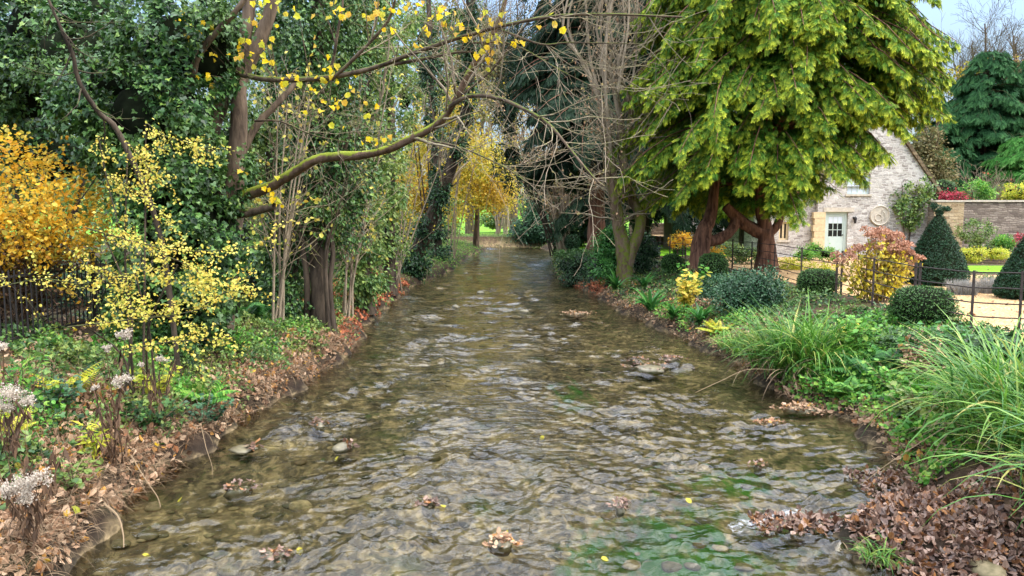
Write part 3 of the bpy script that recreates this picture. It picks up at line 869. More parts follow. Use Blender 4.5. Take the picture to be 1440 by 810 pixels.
mb.build('twig', M['bark_dark'], t, True)

# ---- amber beech shrub behind the railings
t = thing('amber_shrub', 'golden orange autumn shrub behind the railings at the far left', 'shrub', G(-8.0, 11.7))
mb = MB()
stems = []
for i in range(16):
    a = RNG.uniform(0, 6.28); e = np.array([math.cos(a) * RNG.uniform(.5, 1.7), math.sin(a) * RNG.uniform(.3, 1.0), RNG.uniform(1.5, 2.75)])
    b = np.array([-8.0 + RNG.uniform(-.4, .4), 11.7 + RNG.uniform(-.3, .3), .9])
    stems.append(curve([b, b + e * np.array([.3, .3, .5]), b + e], 10))
stems = np.stack(stems)
tubes(mb, stems, np.linspace(.03, .008, 10), 5)
s1, sr1 = spawn(stems, np.broadcast_to(np.linspace(.03, .008, 10), stems.shape[:2]), 8, .3, 1, (30, 70), rr=.5, n=5, up=.0, wander=.15, length=(.4, 1.0))
tubes(mb, s1, sr1, 4)
mb.build('stem', M['bark_dark'], t, True)
mb = MB()
d = 11.5
bl = [px_blob(20, 260, d, 90, 50, .8), px_blob(70, 290, d - .2, 90, 40, .8), px_blob(20, 330, d - .2, 80, 40, .8), px_blob(95, 335, d - .1, 50, 30, .7), px_blob(10, 225, d + .2, 50, 35, .6)]
P_, T_a = along(s1, 4200, .1, 1)
leaves(mb, P_ + RNG.normal(size=P_.shape) * .05, T_a + rvec(len(P_)) * .7 + np.array([0, 0, -.2]), np.array([0, -.25, .9]) + RNG.normal(size=P_.shape) * .4, RNG.uniform(.04, .08, len(P_)), ROUND)
blob_leaves(mb, bl, 3800, .066, ROUND, sub=(.2, .42), per=40, up=.9, droop=.15, jit=.6)
mb.build('leaves', M['orange'], t)
mb = MB()
s2, sr2 = spawn(stems, np.broadcast_to(np.linspace(.02, .006, 10), stems.shape[:2]), 30, .05, .6, (30, 80), rr=.4, n=5, up=.0, wander=.25, length=(.4, 1.1))
tubes(mb, s2, np.maximum(sr2, .003), 3)
Pd, Td = along(s2, 4200, .2, 1)
leaves(mb, Pd, Td + rvec(len(Pd)) * .8, RNG.normal(size=Pd.shape), RNG.uniform(.04, .08, len(Pd)), DIAM)
mb.build('twig', M['darkdead'], t)

# ---- pale yellow field maple sprays
t = thing('yellow_leaved_shrub', 'slender shrub with flat sprays of small pale yellow leaves before the ivy tree', 'shrub', G(-4.75, 9.0))
sp = [[(205, 172, 9.2), (230, 190, 9.1), (262, 200, 9.1), (300, 214, 9)], [(138, 190, 9), (150, 250, 8.9), (168, 320, 8.8), (190, 385, 8.8)],
      [(150, 245, 8.9), (190, 270, 8.9), (240, 312, 8.9)], [(120, 320, 8.8), (190, 340, 8.6), (250, 352, 8.5), (310, 352, 8.4), (385, 345, 8.2)],
      [(-5, 405, 8.8), (60, 392, 8.7), (120, 400, 8.7), (185, 385, 8.7), (250, 372, 8.8)], [(95, 460, 8.2), (180, 450, 8.3), (260, 440, 8.3), (335, 418, 8.2)],
      [(170, 492, 8), (245, 480, 8), (315, 476, 7.9)], [(150, 420, 8.6), (210, 440, 8.5), (275, 432, 8.4)], [(205, 348, 8.8), (262, 372, 8.7), (305, 396, 8.6)],
      [(225, 380, 8.7), (262, 400, 8.6), (296, 398, 8.5)], [(285, 430, 8.4), (320, 410, 8.2), (338, 412, 8.1)], [(180, 200, 9.1), (205, 232, 9), (230, 262, 9)], [(96, 350, 8.7), (130, 380, 8.7), (170, 400, 8.7)]]
gb = G(-4.6, 9.0)
mb = MB(); SP = []
for s in sp:
    P = pxcurve(s, 12); SP.append(P)
    tubes(mb, P, np.linspace(.009, .003, 12), 4)
for e in (SP[1][-1], SP[0][0], SP[4][-1], SP[5][1], SP[3][1], SP[6][0], SP[11][0]):
    tubes(mb, curve([gb + RNG.normal(size=3) * np.array([.15, .15, 0]), (gb + e) / 2 + np.array([RNG.uniform(-.15, .15), 0, .1]), e], 10), np.linspace(.018, .008, 10), 5)
SP = np.stack(SP)
s1, r1_ = spawn(SP, np.full(SP.shape[:2], .005), 14, .0, 1, (25, 70), rr=.7, n=5, up=-.02, wander=.14, length=(.15, .6), flat=.6)
tubes(mb, s1, np.maximum(r1_, .002), 3)
mb.build('stem', M['bark_dark'], t, True)
mb = MB()
Pa, Ta = along(s1, 3900, .1, 1)
Pb, Tb = along(SP, 600, .0, 1)
P = np.concatenate([Pa, Pb]); T_ = np.concatenate([Ta, Tb])
leaves(mb, P + RNG.normal(size=P.shape) * .035, T_ * .6 + rvec(len(P)) * .8 + np.array([0, 0, -.3]), np.array([0, -.35, .8]) + RNG.normal(size=P.shape) * .4, RNG.uniform(.02, .045, len(P)), ROUND)
mb.build('leaves', M['lime'], t)

# ---- iron railings running behind the left bank
t = thing('iron_railings', 'long run of plain black upright iron railings along the left bank', 'fence', G(-7.15, 9))
FX = -7.15
mbp = None
ysec = np.arange(7.4, 46, 2.6)
for i, y0 in enumerate(ysec):
    z0 = float(gz(FX, y0)) - .05
    q = MB(); q.box((FX - .03, y0 - .03, z0), (FX + .03, y0 + .03, z0 + 1.22))
    stones(q, [np.array([FX, y0, z0 + 1.26])], [np.array([.045, .045, .05])], 0, 0)
    q.build('post', M['iron'], t)
    if i < len(ysec) - 1:
        q = MB()
        q.box((FX - .012, y0, z0 + 1.03), (FX + .012, y0 + 2.6, z0 + 1.065)); q.box((FX - .012, y0, z0 + .14), (FX + .012, y0 + 2.6, z0 + .175))
        for k in range(1, 22):
            y = y0 + k * 2.6 / 22
            q.box((FX - .008 + .0005, y - .008, z0 + .1), (FX + .008, y + .008, z0 + 1.14 + .0))
        q.build('railing_panel', M['iron'], t)

# ---- further ivy-clad trees along the left bank
def ivy_tree(label, trunks, blobs, n, size=.12, mat='ivy_mid', tpl=DIAM, group=None, bark='bark_dark', bare=0, name='ivy_clad_tree', sub=(.18, .42), coreq=.34):
    base = np.array(trunks[0][0][0] if isinstance(trunks[0][0][0], np.ndarray) else trunks[0][0][0])
    t = thing(name, label, 'tree', base, group)
    mb = MB()
    TP = []
    for pts, r0, r1 in trunks:
        P = curve(pts, 22); R = np.linspace(r0, r1, 22)
        R[:4] *= np.array([1.5, 1.25, 1.1, 1.03])
        tubes(mb, P, R, 9, 0, .06); TP.append((P, R))
    mb.build('trunk', M[bark], t, True)
    if bare:
        mb = MB()
        PP = np.stack([p for p, r in TP]); RR = np.stack([r for p, r in TP])
        a, ra = spawn(PP, RR, bare, .35, 1, (30, 70), rr=.3, n=7, up=.3, wander=.15, length=(1.2, 3.2)); tubes(mb, a, ra, 4)
        b, rb = spawn(a, ra, 5, .2, 1, (25, 60), rr=.5, n=5, up=.2, wander=.2, length=(.5, 1.3)); tubes(mb, b, np.maximum(rb, .005), 3)
        c, rc = spawn(b, rb, 3, .2, 1, (25, 60), rr=.6, n=4, up=.1, wander=.2, length=(.2, .6)); tubes(mb, c, np.maximum(rc, .004), 3)
        mb.build('branch', M['twig'] if bare > 6 else M['bark'], t, True)
    if n:
        mb = MB()
        blob_leaves(mb, blobs, n, size, tpl, sub=sub, per=75, up=.55, droop=.7, front=.75, jit=.9, inner=.4)
        mb.build('ivy', M[mat], t)
    return t
def gpt(px, py, d, dz=0.0):
    """ground under a photo column at depth d"""
    p = at(px, py, d); p[2] = gz(p[0], p[1]) + dz
    return p

ivy_tree('ivy-covered tree with exposed knotted stems at its foot, right of the big ivy tree',
         [([gpt(452, 440, 15.6, -.1), at(450, 400, 15.6), at(446, 330, 15.7), at(440, 200, 15.8), at(446, 60, 16), at(450, -120, 16)], .22, .12),
          ([gpt(430, 440, 15.5, -.1), at(432, 395, 15.5), at(424, 330, 15.5), at(432, 250, 15.6)], .07, .05),
          ([gpt(470, 440, 15.5, -.1), at(464, 400, 15.5), at(468, 350, 15.5), at(455, 300, 15.6)], .06, .05),
          ([gpt(462, 440, 15.3, -.1), at(458, 380, 15.3), at(462, 330, 15.4)], .05, .04),
          ([gpt(408, 440, 16.2, -.1), at(414, 380, 16.2), at(428, 300, 16.2), at(436, 220, 16.2)], .09, .07)],
         [px_blob(452, 300, 16, 55, 60, .6), px_blob(450, 210, 16, 60, 70, .7), px_blob(448, 110, 16.2, 60, 80, .8), px_blob(456, 10, 16.2, 70, 80, .8), px_blob(405, 330, 16.4, 40, 70, .5), px_blob(395, 420, 15.6, 35, 40, .5), px_blob(482, 250, 16, 40, 90, .5)], 26000, .10, 'ivy', bare=5)
ivy_tree('slim dark ivy column of a tree behind the mossy limb',
         [([gpt(385, 430, 18.5, -.1), at(384, 330, 18.5), at(380, 180, 18.6), at(388, 20, 18.8), at(390, -150, 19)], .16, .08)],
         [px_blob(382, 370, 18.5, 36, 60, .5), px_blob(380, 270, 18.6, 44, 70, .6), px_blob(384, 170, 18.7, 50, 70, .7), px_blob(390, 60, 18.8, 56, 80, .8)], 9000, .11, 'ivy_mid', bare=9)
ivy_tree('ivy-wrapped tree standing where russet leaves spill to the water',
         [([gpt(512, 420, 20, -.1), at(513, 350, 20), at(512, 250, 20), at(516, 120, 20.3), at(520, -100, 20.5)], .2, .1)],
         [px_blob(505, 390, 19.8, 34, 40, .5), px_blob(510, 320, 20, 46, 60, .7), px_blob(514, 240, 20, 50, 70, .7), px_blob(516, 140, 20.2, 50, 80, .8), px_blob(520, 40, 20.4, 55, 80, .8)], 13000, .12, 'ivy_mid', bare=9)
ivy_tree('ivy-wrapped tree just left of the two leaning trunks',
         [([gpt(548, 400, 25, -.1), at(548, 330, 25), at(550, 220, 25), at(548, 100, 25), at(540, -100, 25)], .2, .1)],
         [px_blob(540, 350, 25, 30, 45, .6), px_blob(545, 280, 25, 34, 60, .8), px_blob(548, 200, 25.2, 36, 60, .8), px_blob(548, 110, 25.2, 40, 70, .9), px_blob(545, 10, 25.2, 56, 70, 1)], 7500, .14, 'ivy_mid', bare=9)
ivy_tree('dark ivy-covered trunk leaning right over the stream, the upper of two',
         [([gpt(572, 390, 31.5, -.1), at(588, 350, 31.5), at(606, 310, 31.3), at(628, 250, 31), at(648, 190, 30.8), at(660, 120, 30.6), at(662, 20, 30.6), at(664, -120, 30.6)], .34, .16)],
         [px_blob(578, 372, 31.3, 24, 22, .6), px_blob(598, 322, 31.3, 13, 30, .4), px_blob(620, 268, 31, 12, 32, .4), px_blob(643, 205, 30.8, 12, 34, .4), px_blob(658, 135, 30.7, 11, 40, .4), px_blob(662, 50, 30.6, 12, 50, .5)], 9000, .13, 'ivy_dark', bare=9)
ivy_tree('dark upright ivy-covered trunk beside the leaning one, bushy at its foot',
         [([gpt(616, 385, 40, -.1), at(616, 340, 40), at(616, 280, 40), at(611, 200, 40), at(606, 100, 40), at(600, -80, 40)], .26, .12)],
         [px_blob(618, 360, 39.8, 22, 18, .6), px_blob(616, 322, 40, 12, 30, .4), px_blob(615, 262, 40, 10, 40, .4), px_blob(610, 180, 40, 11, 50, .4), px_blob(604, 80, 40, 14, 60, .5)], 7500, .14, 'ivy_dark', bare=9)

# ---- shrubs and trees that close the view behind the railings
def bush(label, blobs, n, size, mat, name='bush', cat='bush', tpl=DIAM, sub=(.3, .7), group=None, core=True, stems=True, per=40, up=.5, droop=.3, front=.7, cq=.6):
    c0 = np.array(blobs[0][0]); b = G(c0[0], c0[1])
    t = thing(name, label, cat, b, group)
    if stems:
        mb = MB()
        for c, r in blobs:
            for _ in range(2):
                e = np.array(c) + rvec(1)[0] * np.array(r) * .5
                bb = b + RNG.normal(size=3) * np.array([.15, .15, 0])
                tubes(mb, curve([bb, (bb + e) / 2 + np.array([0, 0, .1]), e], 8), np.linspace(.04, .015, 8) * (1 + .3 * b[1] / 30), 5)
        mb.build('stem', M['bark_dark'], t, True)
    mb = MB()
    blob_leaves(mb, blobs, n, size, tpl, sub=sub, per=per, up=up, droop=droop, front=front)
    mb.build('foliage', M[mat], t)
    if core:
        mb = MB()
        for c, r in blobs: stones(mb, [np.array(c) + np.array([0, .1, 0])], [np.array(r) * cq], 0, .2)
        mb.build('shade_core', M['core'], t, True)  # dark ellipsoid per clump: interior shade as colour, also stops see-through
    return t
bush('tall dense evergreen behind the railings left of the ivy column', [px_blob(330, 330, 24, 60, 90, 1.2), px_blob(345, 200, 25, 70, 100, 1.4), px_blob(330, 60, 26, 90, 110, 1.6)], 7000, .15, 'ivy_mid', 'evergreen_tree', 'tree', cq=.4, per=60)
bush('tall evergreen closing the gap between two ivy-wrapped trees', [px_blob(430, 350, 27, 60, 60, 1.2), px_blob(470, 240, 28, 70, 100, 1.4), px_blob(450, 100, 29, 90, 100, 1.6), px_blob(480, -20, 30, 110, 90, 1.8)], 8500, .16, 'ivy_mid', 'evergreen_tree', 'tree', cq=.4, per=60)
bush('dark evergreen far behind the ivy at the top left corner', [px_blob(60, 210, 19, 110, 70, 1.2), px_blob(100, 60, 20, 170, 110, 1.6), px_blob(-40, 100, 20, 110, 140, 1.6)], 10000, .15, 'ivy_dark', 'evergreen_tree', 'tree')
bush('green shrub behind the far railings, seen past the ivy-wrapped trees', [px_blob(500, 345, 33, 60, 40, 1.5)], 3600, .17, 'ivy_mid')
bush('green shrub farthest along the railings, left of the leaning trunks', [px_blob(560, 330, 36, 40, 34, 1.5)], 2000, .17, 'ivy_mid')
bush('green shrub behind the railings beside the slim ivy column', [px_blob(400, 380, 26, 40, 36, 1)], 1700, .17, 'ivy_mid')
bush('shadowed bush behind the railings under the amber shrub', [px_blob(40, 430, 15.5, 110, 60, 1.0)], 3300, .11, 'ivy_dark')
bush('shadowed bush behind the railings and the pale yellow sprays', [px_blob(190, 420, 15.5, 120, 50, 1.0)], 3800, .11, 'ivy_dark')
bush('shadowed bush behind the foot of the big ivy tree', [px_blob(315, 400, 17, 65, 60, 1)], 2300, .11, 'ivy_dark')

# autumn trees round the bend
def autumn(label, trunk, blobs, n, size, mat='autumn', name='autumn_tree', group=None, per=30, sub=(.35, .8)):
    t = thing(name, label, 'tree', trunk[0][0], group)
    mb = MB(); PP, RR = [], []
    for k, pts in enumerate(trunk):
        P = curve(pts, 14); R = np.linspace(.28 if k == 0 else .12, .05, 14); tubes(mb, P, R, 8, 0, .05); PP.append(P); RR.append(R)
    a, ra = spawn(np.stack(PP), np.stack(RR), 14, .35, 1, (25, 60), rr=.4, n=6, up=.2, length=(1.2, 3)); tubes(mb, a, ra, 4)
    b, rb = spawn(a, ra, 4, .2, 1, (25, 60), rr=.5, n=5, up=.1, length=(.6, 1.4)); tubes(mb, b, np.maximum(rb, .01), 3)
    mb.build('trunk', M['bark'], t, True)
    mb = MB(); blob_leaves(mb, blobs, n, size, ROUND, sub=sub, per=per, up=.7, droop=.5, jit=.9, inner=.2)
    mb.build('crown', M[mat], t)
    return t
autumn('golden autumn tree beyond the end of the left bank', [[gpt(669, 338, 60, -.1), at(671, 300, 60), at(670, 250, 60), at(660, 200, 60)]],
       [px_blob(668, 270, 58, 50, 30, 2.5), px_blob(650, 240, 58, 45, 30, 2.5), px_blob(690, 240, 58, 36, 36, 2.5), px_blob(640, 290, 57, 30, 24, 2), px_blob(700, 285, 58, 24, 18, 1.5), px_blob(668, 210, 58, 40, 24, 2), px_blob(622, 250, 57, 34, 40, 2), px_blob(705, 265, 58, 30, 26, 2)], 11500, .17, per=22, sub=(.4, 1.1))
autumn('orange-tinged tree behind the leaning ivy trunks', [[gpt(600, 345, 48, -.1), at(600, 290, 48), at(605, 220, 48), at(612, 150, 48)]],
       [px_blob(590, 270, 48, 50, 50, 2.5), px_blob(615, 200, 48, 50, 50, 2.5), px_blob(645, 160, 48, 30, 40, 2.5), px_blob(560, 300, 46, 30, 40, 2)], 12000, .17)
autumn('tall thinning russet tree behind the limb over the stream', [[gpt(570, 345, 60, -.1), at(575, 250, 60), at(590, 120, 60), at(600, -40, 60)], [at(575, 240, 60), at(620, 150, 60), at(650, 60, 60)]],
       [px_blob(590, 120, 60, 60, 60, 3), px_blob(640, 110, 60, 50, 40, 3), px_blob(600, 30, 60, 70, 50, 3), px_blob(665, 60, 60, 50, 60, 3), px_blob(690, 130, 60, 40, 50, 3)], 6500, .22, 'olive')

# slender bare understorey between the ivy trees
def thicket(label, px, d, n, lean, top, wide, nl=120, mat='lime'):
    b = gpt(px, 420, d); t = thing('slender_sapling', label, 'sapling', b)
    mb = MB(); Q = []; zt = at(px, top, d)[2]
    for i in range(n):
        e = np.array([b[0] + lean + RNG.normal() * wide, b[1] + RNG.normal() * wide * .5, zt * RNG.uniform(.75, 1.1)])
        Q.append(curve([b + RNG.normal(size=3) * np.array([.15, .15, 0]), (b + e) / 2 + np.array([-lean * .2, 0, 0]), e], 14))
    Q = np.stack(Q); QR = np.broadcast_to(np.linspace(.03, .01, 14), Q.shape[:2]); tubes(mb, Q, QR, 5)
    a, ra = spawn(Q, QR, 12, .2, 1, (25, 70), rr=.45, n=6, up=.15, wander=.16, length=(.5, 1.8)); tubes(mb, a, np.maximum(ra, .005), 4)
    c, rc = spawn(a, ra, 4, .2, 1, (25, 65), rr=.6, n=5, up=.0, wander=.2, length=(.2, .7)); tubes(mb, c, np.maximum(rc, .0035), 3)
    mb.build('stem', M['twig'], t, True)
    mb = MB(); pp, T_ = along(c, nl, .2, 1); leaves(mb, pp, rvec(nl) + np.array([0, 0, -.5]), rvec(nl) + np.array([0, -.4, .4]), RNG.uniform(.06, .11, nl), ROUND); mb.build('leaves', M[mat], t)
thicket('thin bare saplings in front of the ivy below the mossy limb', 395, 14.6, 5, .5, 150, .5, 260)
thicket('thin bare saplings right of the exposed ivy stems', 490, 17.5, 6, .3, 120, .6, 300)
thicket('spindly saplings with yellow leaves left of the leaning trunks', 560, 27, 7, .6, 120, .9, 700, 'autumn')
thicket('pale twiggy saplings reaching over the water beyond the leaning trunks', 635, 43, 7, 1.2, 130, 1.2, 500, 'autumn')

bush('dark ivy-smothered crown high up between the leaning trunks and the far yew', [px_blob(600, 60, 44, 40, 50, 1.6), px_blob(570, 140, 42, 30, 50, 1.4), px_blob(640, 20, 45, 40, 34, 1.5), px_blob(622, 120, 45, 26, 40, 1.2)], 6500, .17, 'ivy_mid', 'ivy_clad_tree', 'tree', sub=(.25, .6), cq=.3, per=70)
# ================================================================== CENTRE AND RIGHT
def conifer(label, base, top, zlo, Rf, nb, nf, fs, mat, droop=.35, rise=.25, trunks=None, bark='bark_dark', name='conifer', group=None, tpl=FROND, lateral=.5, hang=.6, tmin=.35, cat='tree', azf=None, tipv=(.2, 1.), spread=1.05, zmin=None, limb_r=.05, rnd=.2):
    t = thing(name, label, cat, base, group)
    mb = MB()
    if trunks is None: trunks = [([base, np.array([base[0], base[1], top])], .3, .05)]
    for pts, r0, r1 in trunks:
        P = curve(pts, 20); R = np.linspace(r0, r1, 20); R[:4] *= np.array([1.35, 1.18, 1.08, 1.02])
        tubes(mb, P, R, 14, 0, .05, flute=4)
    mb.build('trunk', M[bark], t, True)
    z = zlo + (top - zlo) * RNG.random(nb) ** 1.05
    az = RNG.uniform(0, 2 * math.pi, nb)
    R = np.array([Rf(a, zz) for a, zz in zip(az, z)]) * RNG.uniform(.78, 1.06, nb)
    tt = np.linspace(0, 1, 8)
    h = np.stack([np.cos(az), np.sin(az), 0 * az], -1)
    drp = droop * RNG.uniform(.7, 1.3, nb)
    zz = z[:, None] + R[:, None] * (rise * np.sin(tt * 2.2)[None] - drp[:, None] * tt[None] ** 2.2)
    side = np.stack([-np.sin(az), np.cos(az), 0 * az], -1) * RNG.normal(size=(nb, 1)) * .18
    P = np.array([base[0], base[1], 0.])[None, None] + h[:, None] * (R[:, None] * tt[None])[..., None] + side[:, None] * (R[:, None] * tt[None] ** 2)[..., None]
    P[..., 2] += zz
    P[..., 2] = np.maximum(P[..., 2], base[2] + .3)
    if zmin is not None:
        okb = (P[:, 4:, 2] > zmin(P[:, 4:, 0]) + .05).all(1)
        P, R, az, h, z, nb = P[okb], R[okb], az[okb], h[okb], z[okb], int(okb.sum())
    mb = MB(); tubes(mb, P, np.clip(R[:, None] * .014, .01, limb_r) * np.linspace(1, .2, 8)[None], 4)
    mb.build('limb', M[bark], t, True)
    pr = np.maximum(R, .3) ** 1.3
    k = RNG.choice(nb, nf, p=pr / pr.sum())
    u = tmin + (1 - tmin) * RNG.random(nf) ** .62
    f = u * 7; i = np.minimum(f.astype(int), 6); fr = (f - i)[:, None]
    p0 = P[k, i] * (1 - fr) + P[k, i + 1] * fr
    T = nrm(P[k, i + 1] - P[k, i])
    lat = np.stack([-h[k, 1], h[k, 0], 0 * u], -1)
    s = RNG.normal(size=nf) * lateral * (spread - u) * np.minimum(R[k], 2.2)
    p0 = p0 + lat * s[:, None]; p0[:, 2] -= .35 * np.abs(s) + RNG.uniform(0, .18, nf)
    A = T * RNG.uniform(.5, 1.2, (nf, 1)) + lat * (np.sign(s) * RNG.uniform(.1, .8, nf))[:, None] + np.array([0, 0, -1.]) * (hang * RNG.uniform(.2, 1.4, nf))[:, None] + RNG.normal(size=(nf, 3)) * rnd
    N = np.array([0, 0, 1.]) + h[k] * .55 + RNG.normal(size=(nf, 3)) * .4
    sz = fs * RNG.uniform(.6, 1.25, nf)
    if zmin is not None:
        ok = (p0 + nrm(A) * sz[:, None])[:, 2] > zmin(p0[:, 0])
        p0, A, N, sz, u = p0[ok], A[ok], N[ok], sz[ok], u[ok]; nf = len(u)
    mb = MB()
    leaves(mb, p0, A, N, sz, tpl, 0, attr=np.clip(RNG.uniform(tipv[0], tipv[1], nf) * sm(.55, .95, u), 0, 1))
    mb.build('crown', M[mat], t, attr=True)
    return t

# ---- the great golden-green cypress with its two trunks
cb = gpt(1078, 372, 25.0)
cx, cyy = at(1085, 300, 25)[0], 25.0
zs_ = [2.2, 2.9, 3.6, 4.3, 5.2, 6.5, 8.0, 9.2, 10.3, 11.6, 12.6, 13.4]
rl_ = [2.0, 4.2, 5.0, 5.1, 5.2, 5.1, 4.8, 4.6, 4.4, 3.6, 1.8, .3]
rr_ = [.8, 1.6, 2.5, 3.4, 4.4, 5.0, 5.0, 4.7, 4.0, 3.2, 1.6, .3]
def Rcy(a, z):
    c = math.cos(a)
    rl, rr = np.interp(z, zs_, rl_), np.interp(z, zs_, rr_)
    m_ = (rl + rr) / 2 * .82
    side = rr if c > 0 else rl
    return m_ + (side - m_) * abs(c) ** 1.2
_cx = [at(q, 300, 25)[0] for q in (840, 870, 900, 940, 960, 1010, 1050, 1090, 1130, 1150, 1190, 1240, 1290, 1320, 1350)]
_cz = [at(1000, q, 25)[2] for q in (240, 285, 302, 312, 316, 308, 314, 320, 302, 286, 236, 204, 162, 80, -60)]
def cyz(x): return np.interp(x, _cx, _cz) + .22 * np.sin(x * 5.1) + .12 * np.sin(x * 13.0)
tb = gpt(985, 372, 24.8); tb2 = gpt(1078, 376, 25)
conifer('great golden-green cypress with two red-brown trunks beside the estate fence', np.array([cx, cyy, cb[2]]), 12.6, 3.0, Rcy, 680, 100000, .27, 'cypress', droop=.36, rise=.30, zmin=cyz,
        trunks=[([tb2 - np.array([0, 0, .1]), at(1078, 350, 25), at(1076, 318, 25), at(1070, 250, 25), np.array([cx, 25, 12.5])], .40, .08),
                ([tb - np.array([0, 0, .1]), at(985, 350, 24.8), at(990, 325, 24.8), at(1000, 300, 24.9), at(1010, 220, 25), np.array([cx - 1.2, 25, 11])], .40, .08),
                ([at(992, 340, 24.8), at(1012, 336, 24.8), at(1030, 322, 24.9), at(1036, 305, 25)], .2, .16),
                ([at(1076, 330, 25), at(1058, 322, 25), at(1038, 308, 25), at(1020, 290, 25)], .24, .16),
                ([at(1080, 330, 25), at(1092, 318, 25), at(1100, 300, 25)], .16, .12)],
        bark='bark_red', name='cypress_tree', lateral=.42, hang=.3, tmin=.42, limb_r=.05, tipv=(-.1, 1.5), rnd=.36)

# ---- mossy pollard with bare poles
def polled():
    b = gpt(880, 386, 25.5)
    t = thing('pollard_tree', 'bare mossy pollard, forked low, topped by a sheaf of upright poles', 'tree', b)
    d = 25.5
    mb = MB()
    TR = [([b - np.array([0, 0, .1]), at(878, 372, d), at(876, 350, d), at(870, 318, d), at(866, 290, d), at(862, 262, d), at(858, 215, d), at(852, 180, d)], .29, .15),
          ([at(880, 378, d), at(889, 350, d), at(899, 322, d), at(899, 300, d + .1), at(884, 270, d + .1), at(878, 235, d), at(874, 200, d), at(872, 165, d)], .22, .13),
          ([at(872, 205, d), at(885, 180, d), at(888, 140, d)], .13, .09)]
    PP, RR = [], []
    for pts, r0, r1 in TR:
        P = curve(pts, 20); R = np.linspace(r0, r1, 20); R[:3] *= np.array([1.3, 1.15, 1.05]) if r0 > .3 else 1
        tubes(mb, P, R, 10, 0, .07); PP.append(P); RR.append(R)
    mb.build('trunk', M['bark_moss'], t, True)
    mb = MB(); Q, QR = [], []
    for i in range(15):
        src = PP[i % 3][-1 - int(RNG.integers(0, 6))]
        x1 = 800 + 105 * RNG.random(); dd = d + RNG.uniform(-.8, .8)
        mid = at((x1 + 866) / 2 + RNG.uniform(-22, 22), RNG.uniform(85, 125), dd)
        P = curve([src, src + (mid - src) * .3 + np.array([0, 0, .15]), mid, at(x1 + RNG.uniform(-10, 10), 45, dd), at(x1, -15, dd), at(x1 + RNG.uniform(-15, 15), -110, dd)], 14)
        Q.append(P); QR.append(np.linspace(RNG.uniform(.035, .085), .02, 14))
    Q = np.stack(Q); QR = np.stack(QR); tubes(mb, Q, QR, 6, 0, .05)
    a, ra = spawn(Q, QR, 9, .15, 1, (30, 65), rr=.4, n=6, up=.35, wander=.14, length=(.8, 2.2)); tubes(mb, a, np.maximum(ra, .006), 4)
    e, re = spawn(np.stack(PP[:2]), np.stack(RR[:2]), 46, .4, 1, (40, 90), rr=.16, n=7, up=.12, wander=.2, length=(.8, 2.6)); tubes(mb, e, np.maximum(re, .007), 4)
    c, rc = spawn(np.concatenate([a, e[:, [0, 1, 2, 3, 4, 6]]]), np.concatenate([ra, re[:, [0, 1, 2, 3, 4, 6]]]), 4, .2, 1, (25, 60), rr=.55, n=5, up=.1, wander=.2, length=(.35, 1.1)); tubes(mb, c, np.maximum(rc, .005), 3)
    mb.build('branch', M['twig'], t, True)
    mb = MB(); p, T_ = along(c, 700, .5, 1)
    leaves(mb, p, np.array([0, 0, -1.]) + rvec(len(p)) * .6, rvec(len(p)), RNG.uniform(.06, .11, len(p)), ROUND)
    mb.build('leaves', M['tan'], t)
polled()

# ---- dark yews behind
def Ry(r, zl, zt, pw=.8):
    return lambda a, z: r * max(.08, (1 - (z - zl) / (zt - zl))) ** pw * (1 + .18 * math.sin(3 * a + z))
yb = gpt(838, 345, 35)
conifer('dark yew with a fluted reddish trunk behind the lawn', yb, 13.5, 5.0, lambda a, z: (3.4 - .12 * (z - 5)) * (1 + .4 * math.sin(2 * a + .8 * z)), 210, 19000, .5, 'yew', .35, .2,
        trunks=[([yb, at(839, 310, 35), at(838, 250, 35), at(836, 150, 35), at(836, 20, 35)], .46, .25)], bark='bark_red', name='yew_tree')
bush('broad irregular dark yew beyond the bare shrubs, above the bend', [px_blob(785, 225, 47, 52, 44, 2.2), px_blob(745, 245, 48, 46, 30, 2), px_blob(800, 140, 47, 50, 54, 2.2), px_blob(770, 95, 48, 44, 50, 2), px_blob(815, 50, 48, 50, 55, 2.2), px_blob(830, 270, 46, 30, 30, 1.6), px_blob(720, 215, 49, 24, 20, 1.2), px_blob(765, 20, 49, 30, 50, 1.5), px_blob(716, 150, 50, 22, 44, 1.4), px_blob(735, 80, 50, 24, 50, 1.5)], 21000, .26, 'yew', 'yew_tree', 'tree', sub=(.4, .9), per=60, cq=.5, tpl=LANCE)
conifer('dark yew filling the gap between pollard and cypress', gpt(905, 340, 44), 19, 3.0, Ry(5.5, 2, 21, .6), 210, 15000, .65, 'yew', .4, .2, name='yew_tree')
bush('dark rounded laurel overhanging the right bank at the bend', [px_blob(754, 320, 69.5, 34, 24, 1.8), px_blob(735, 331, 69.5, 20, 13, 1.5), px_blob(776, 326, 68.5, 24, 20, 1.5), px_blob(764, 290, 70.5, 30, 26, 1.6)], 13000, .24, 'bluegreen', 'laurel_bush')
bush('small dark holly behind the garden ball tree', [px_blob(815, 300, 47, 28, 34, 1.5), px_blob(800, 335, 46, 22, 16, 1.2)], 4000, .18, 'ivy_dark', 'holly_bush')

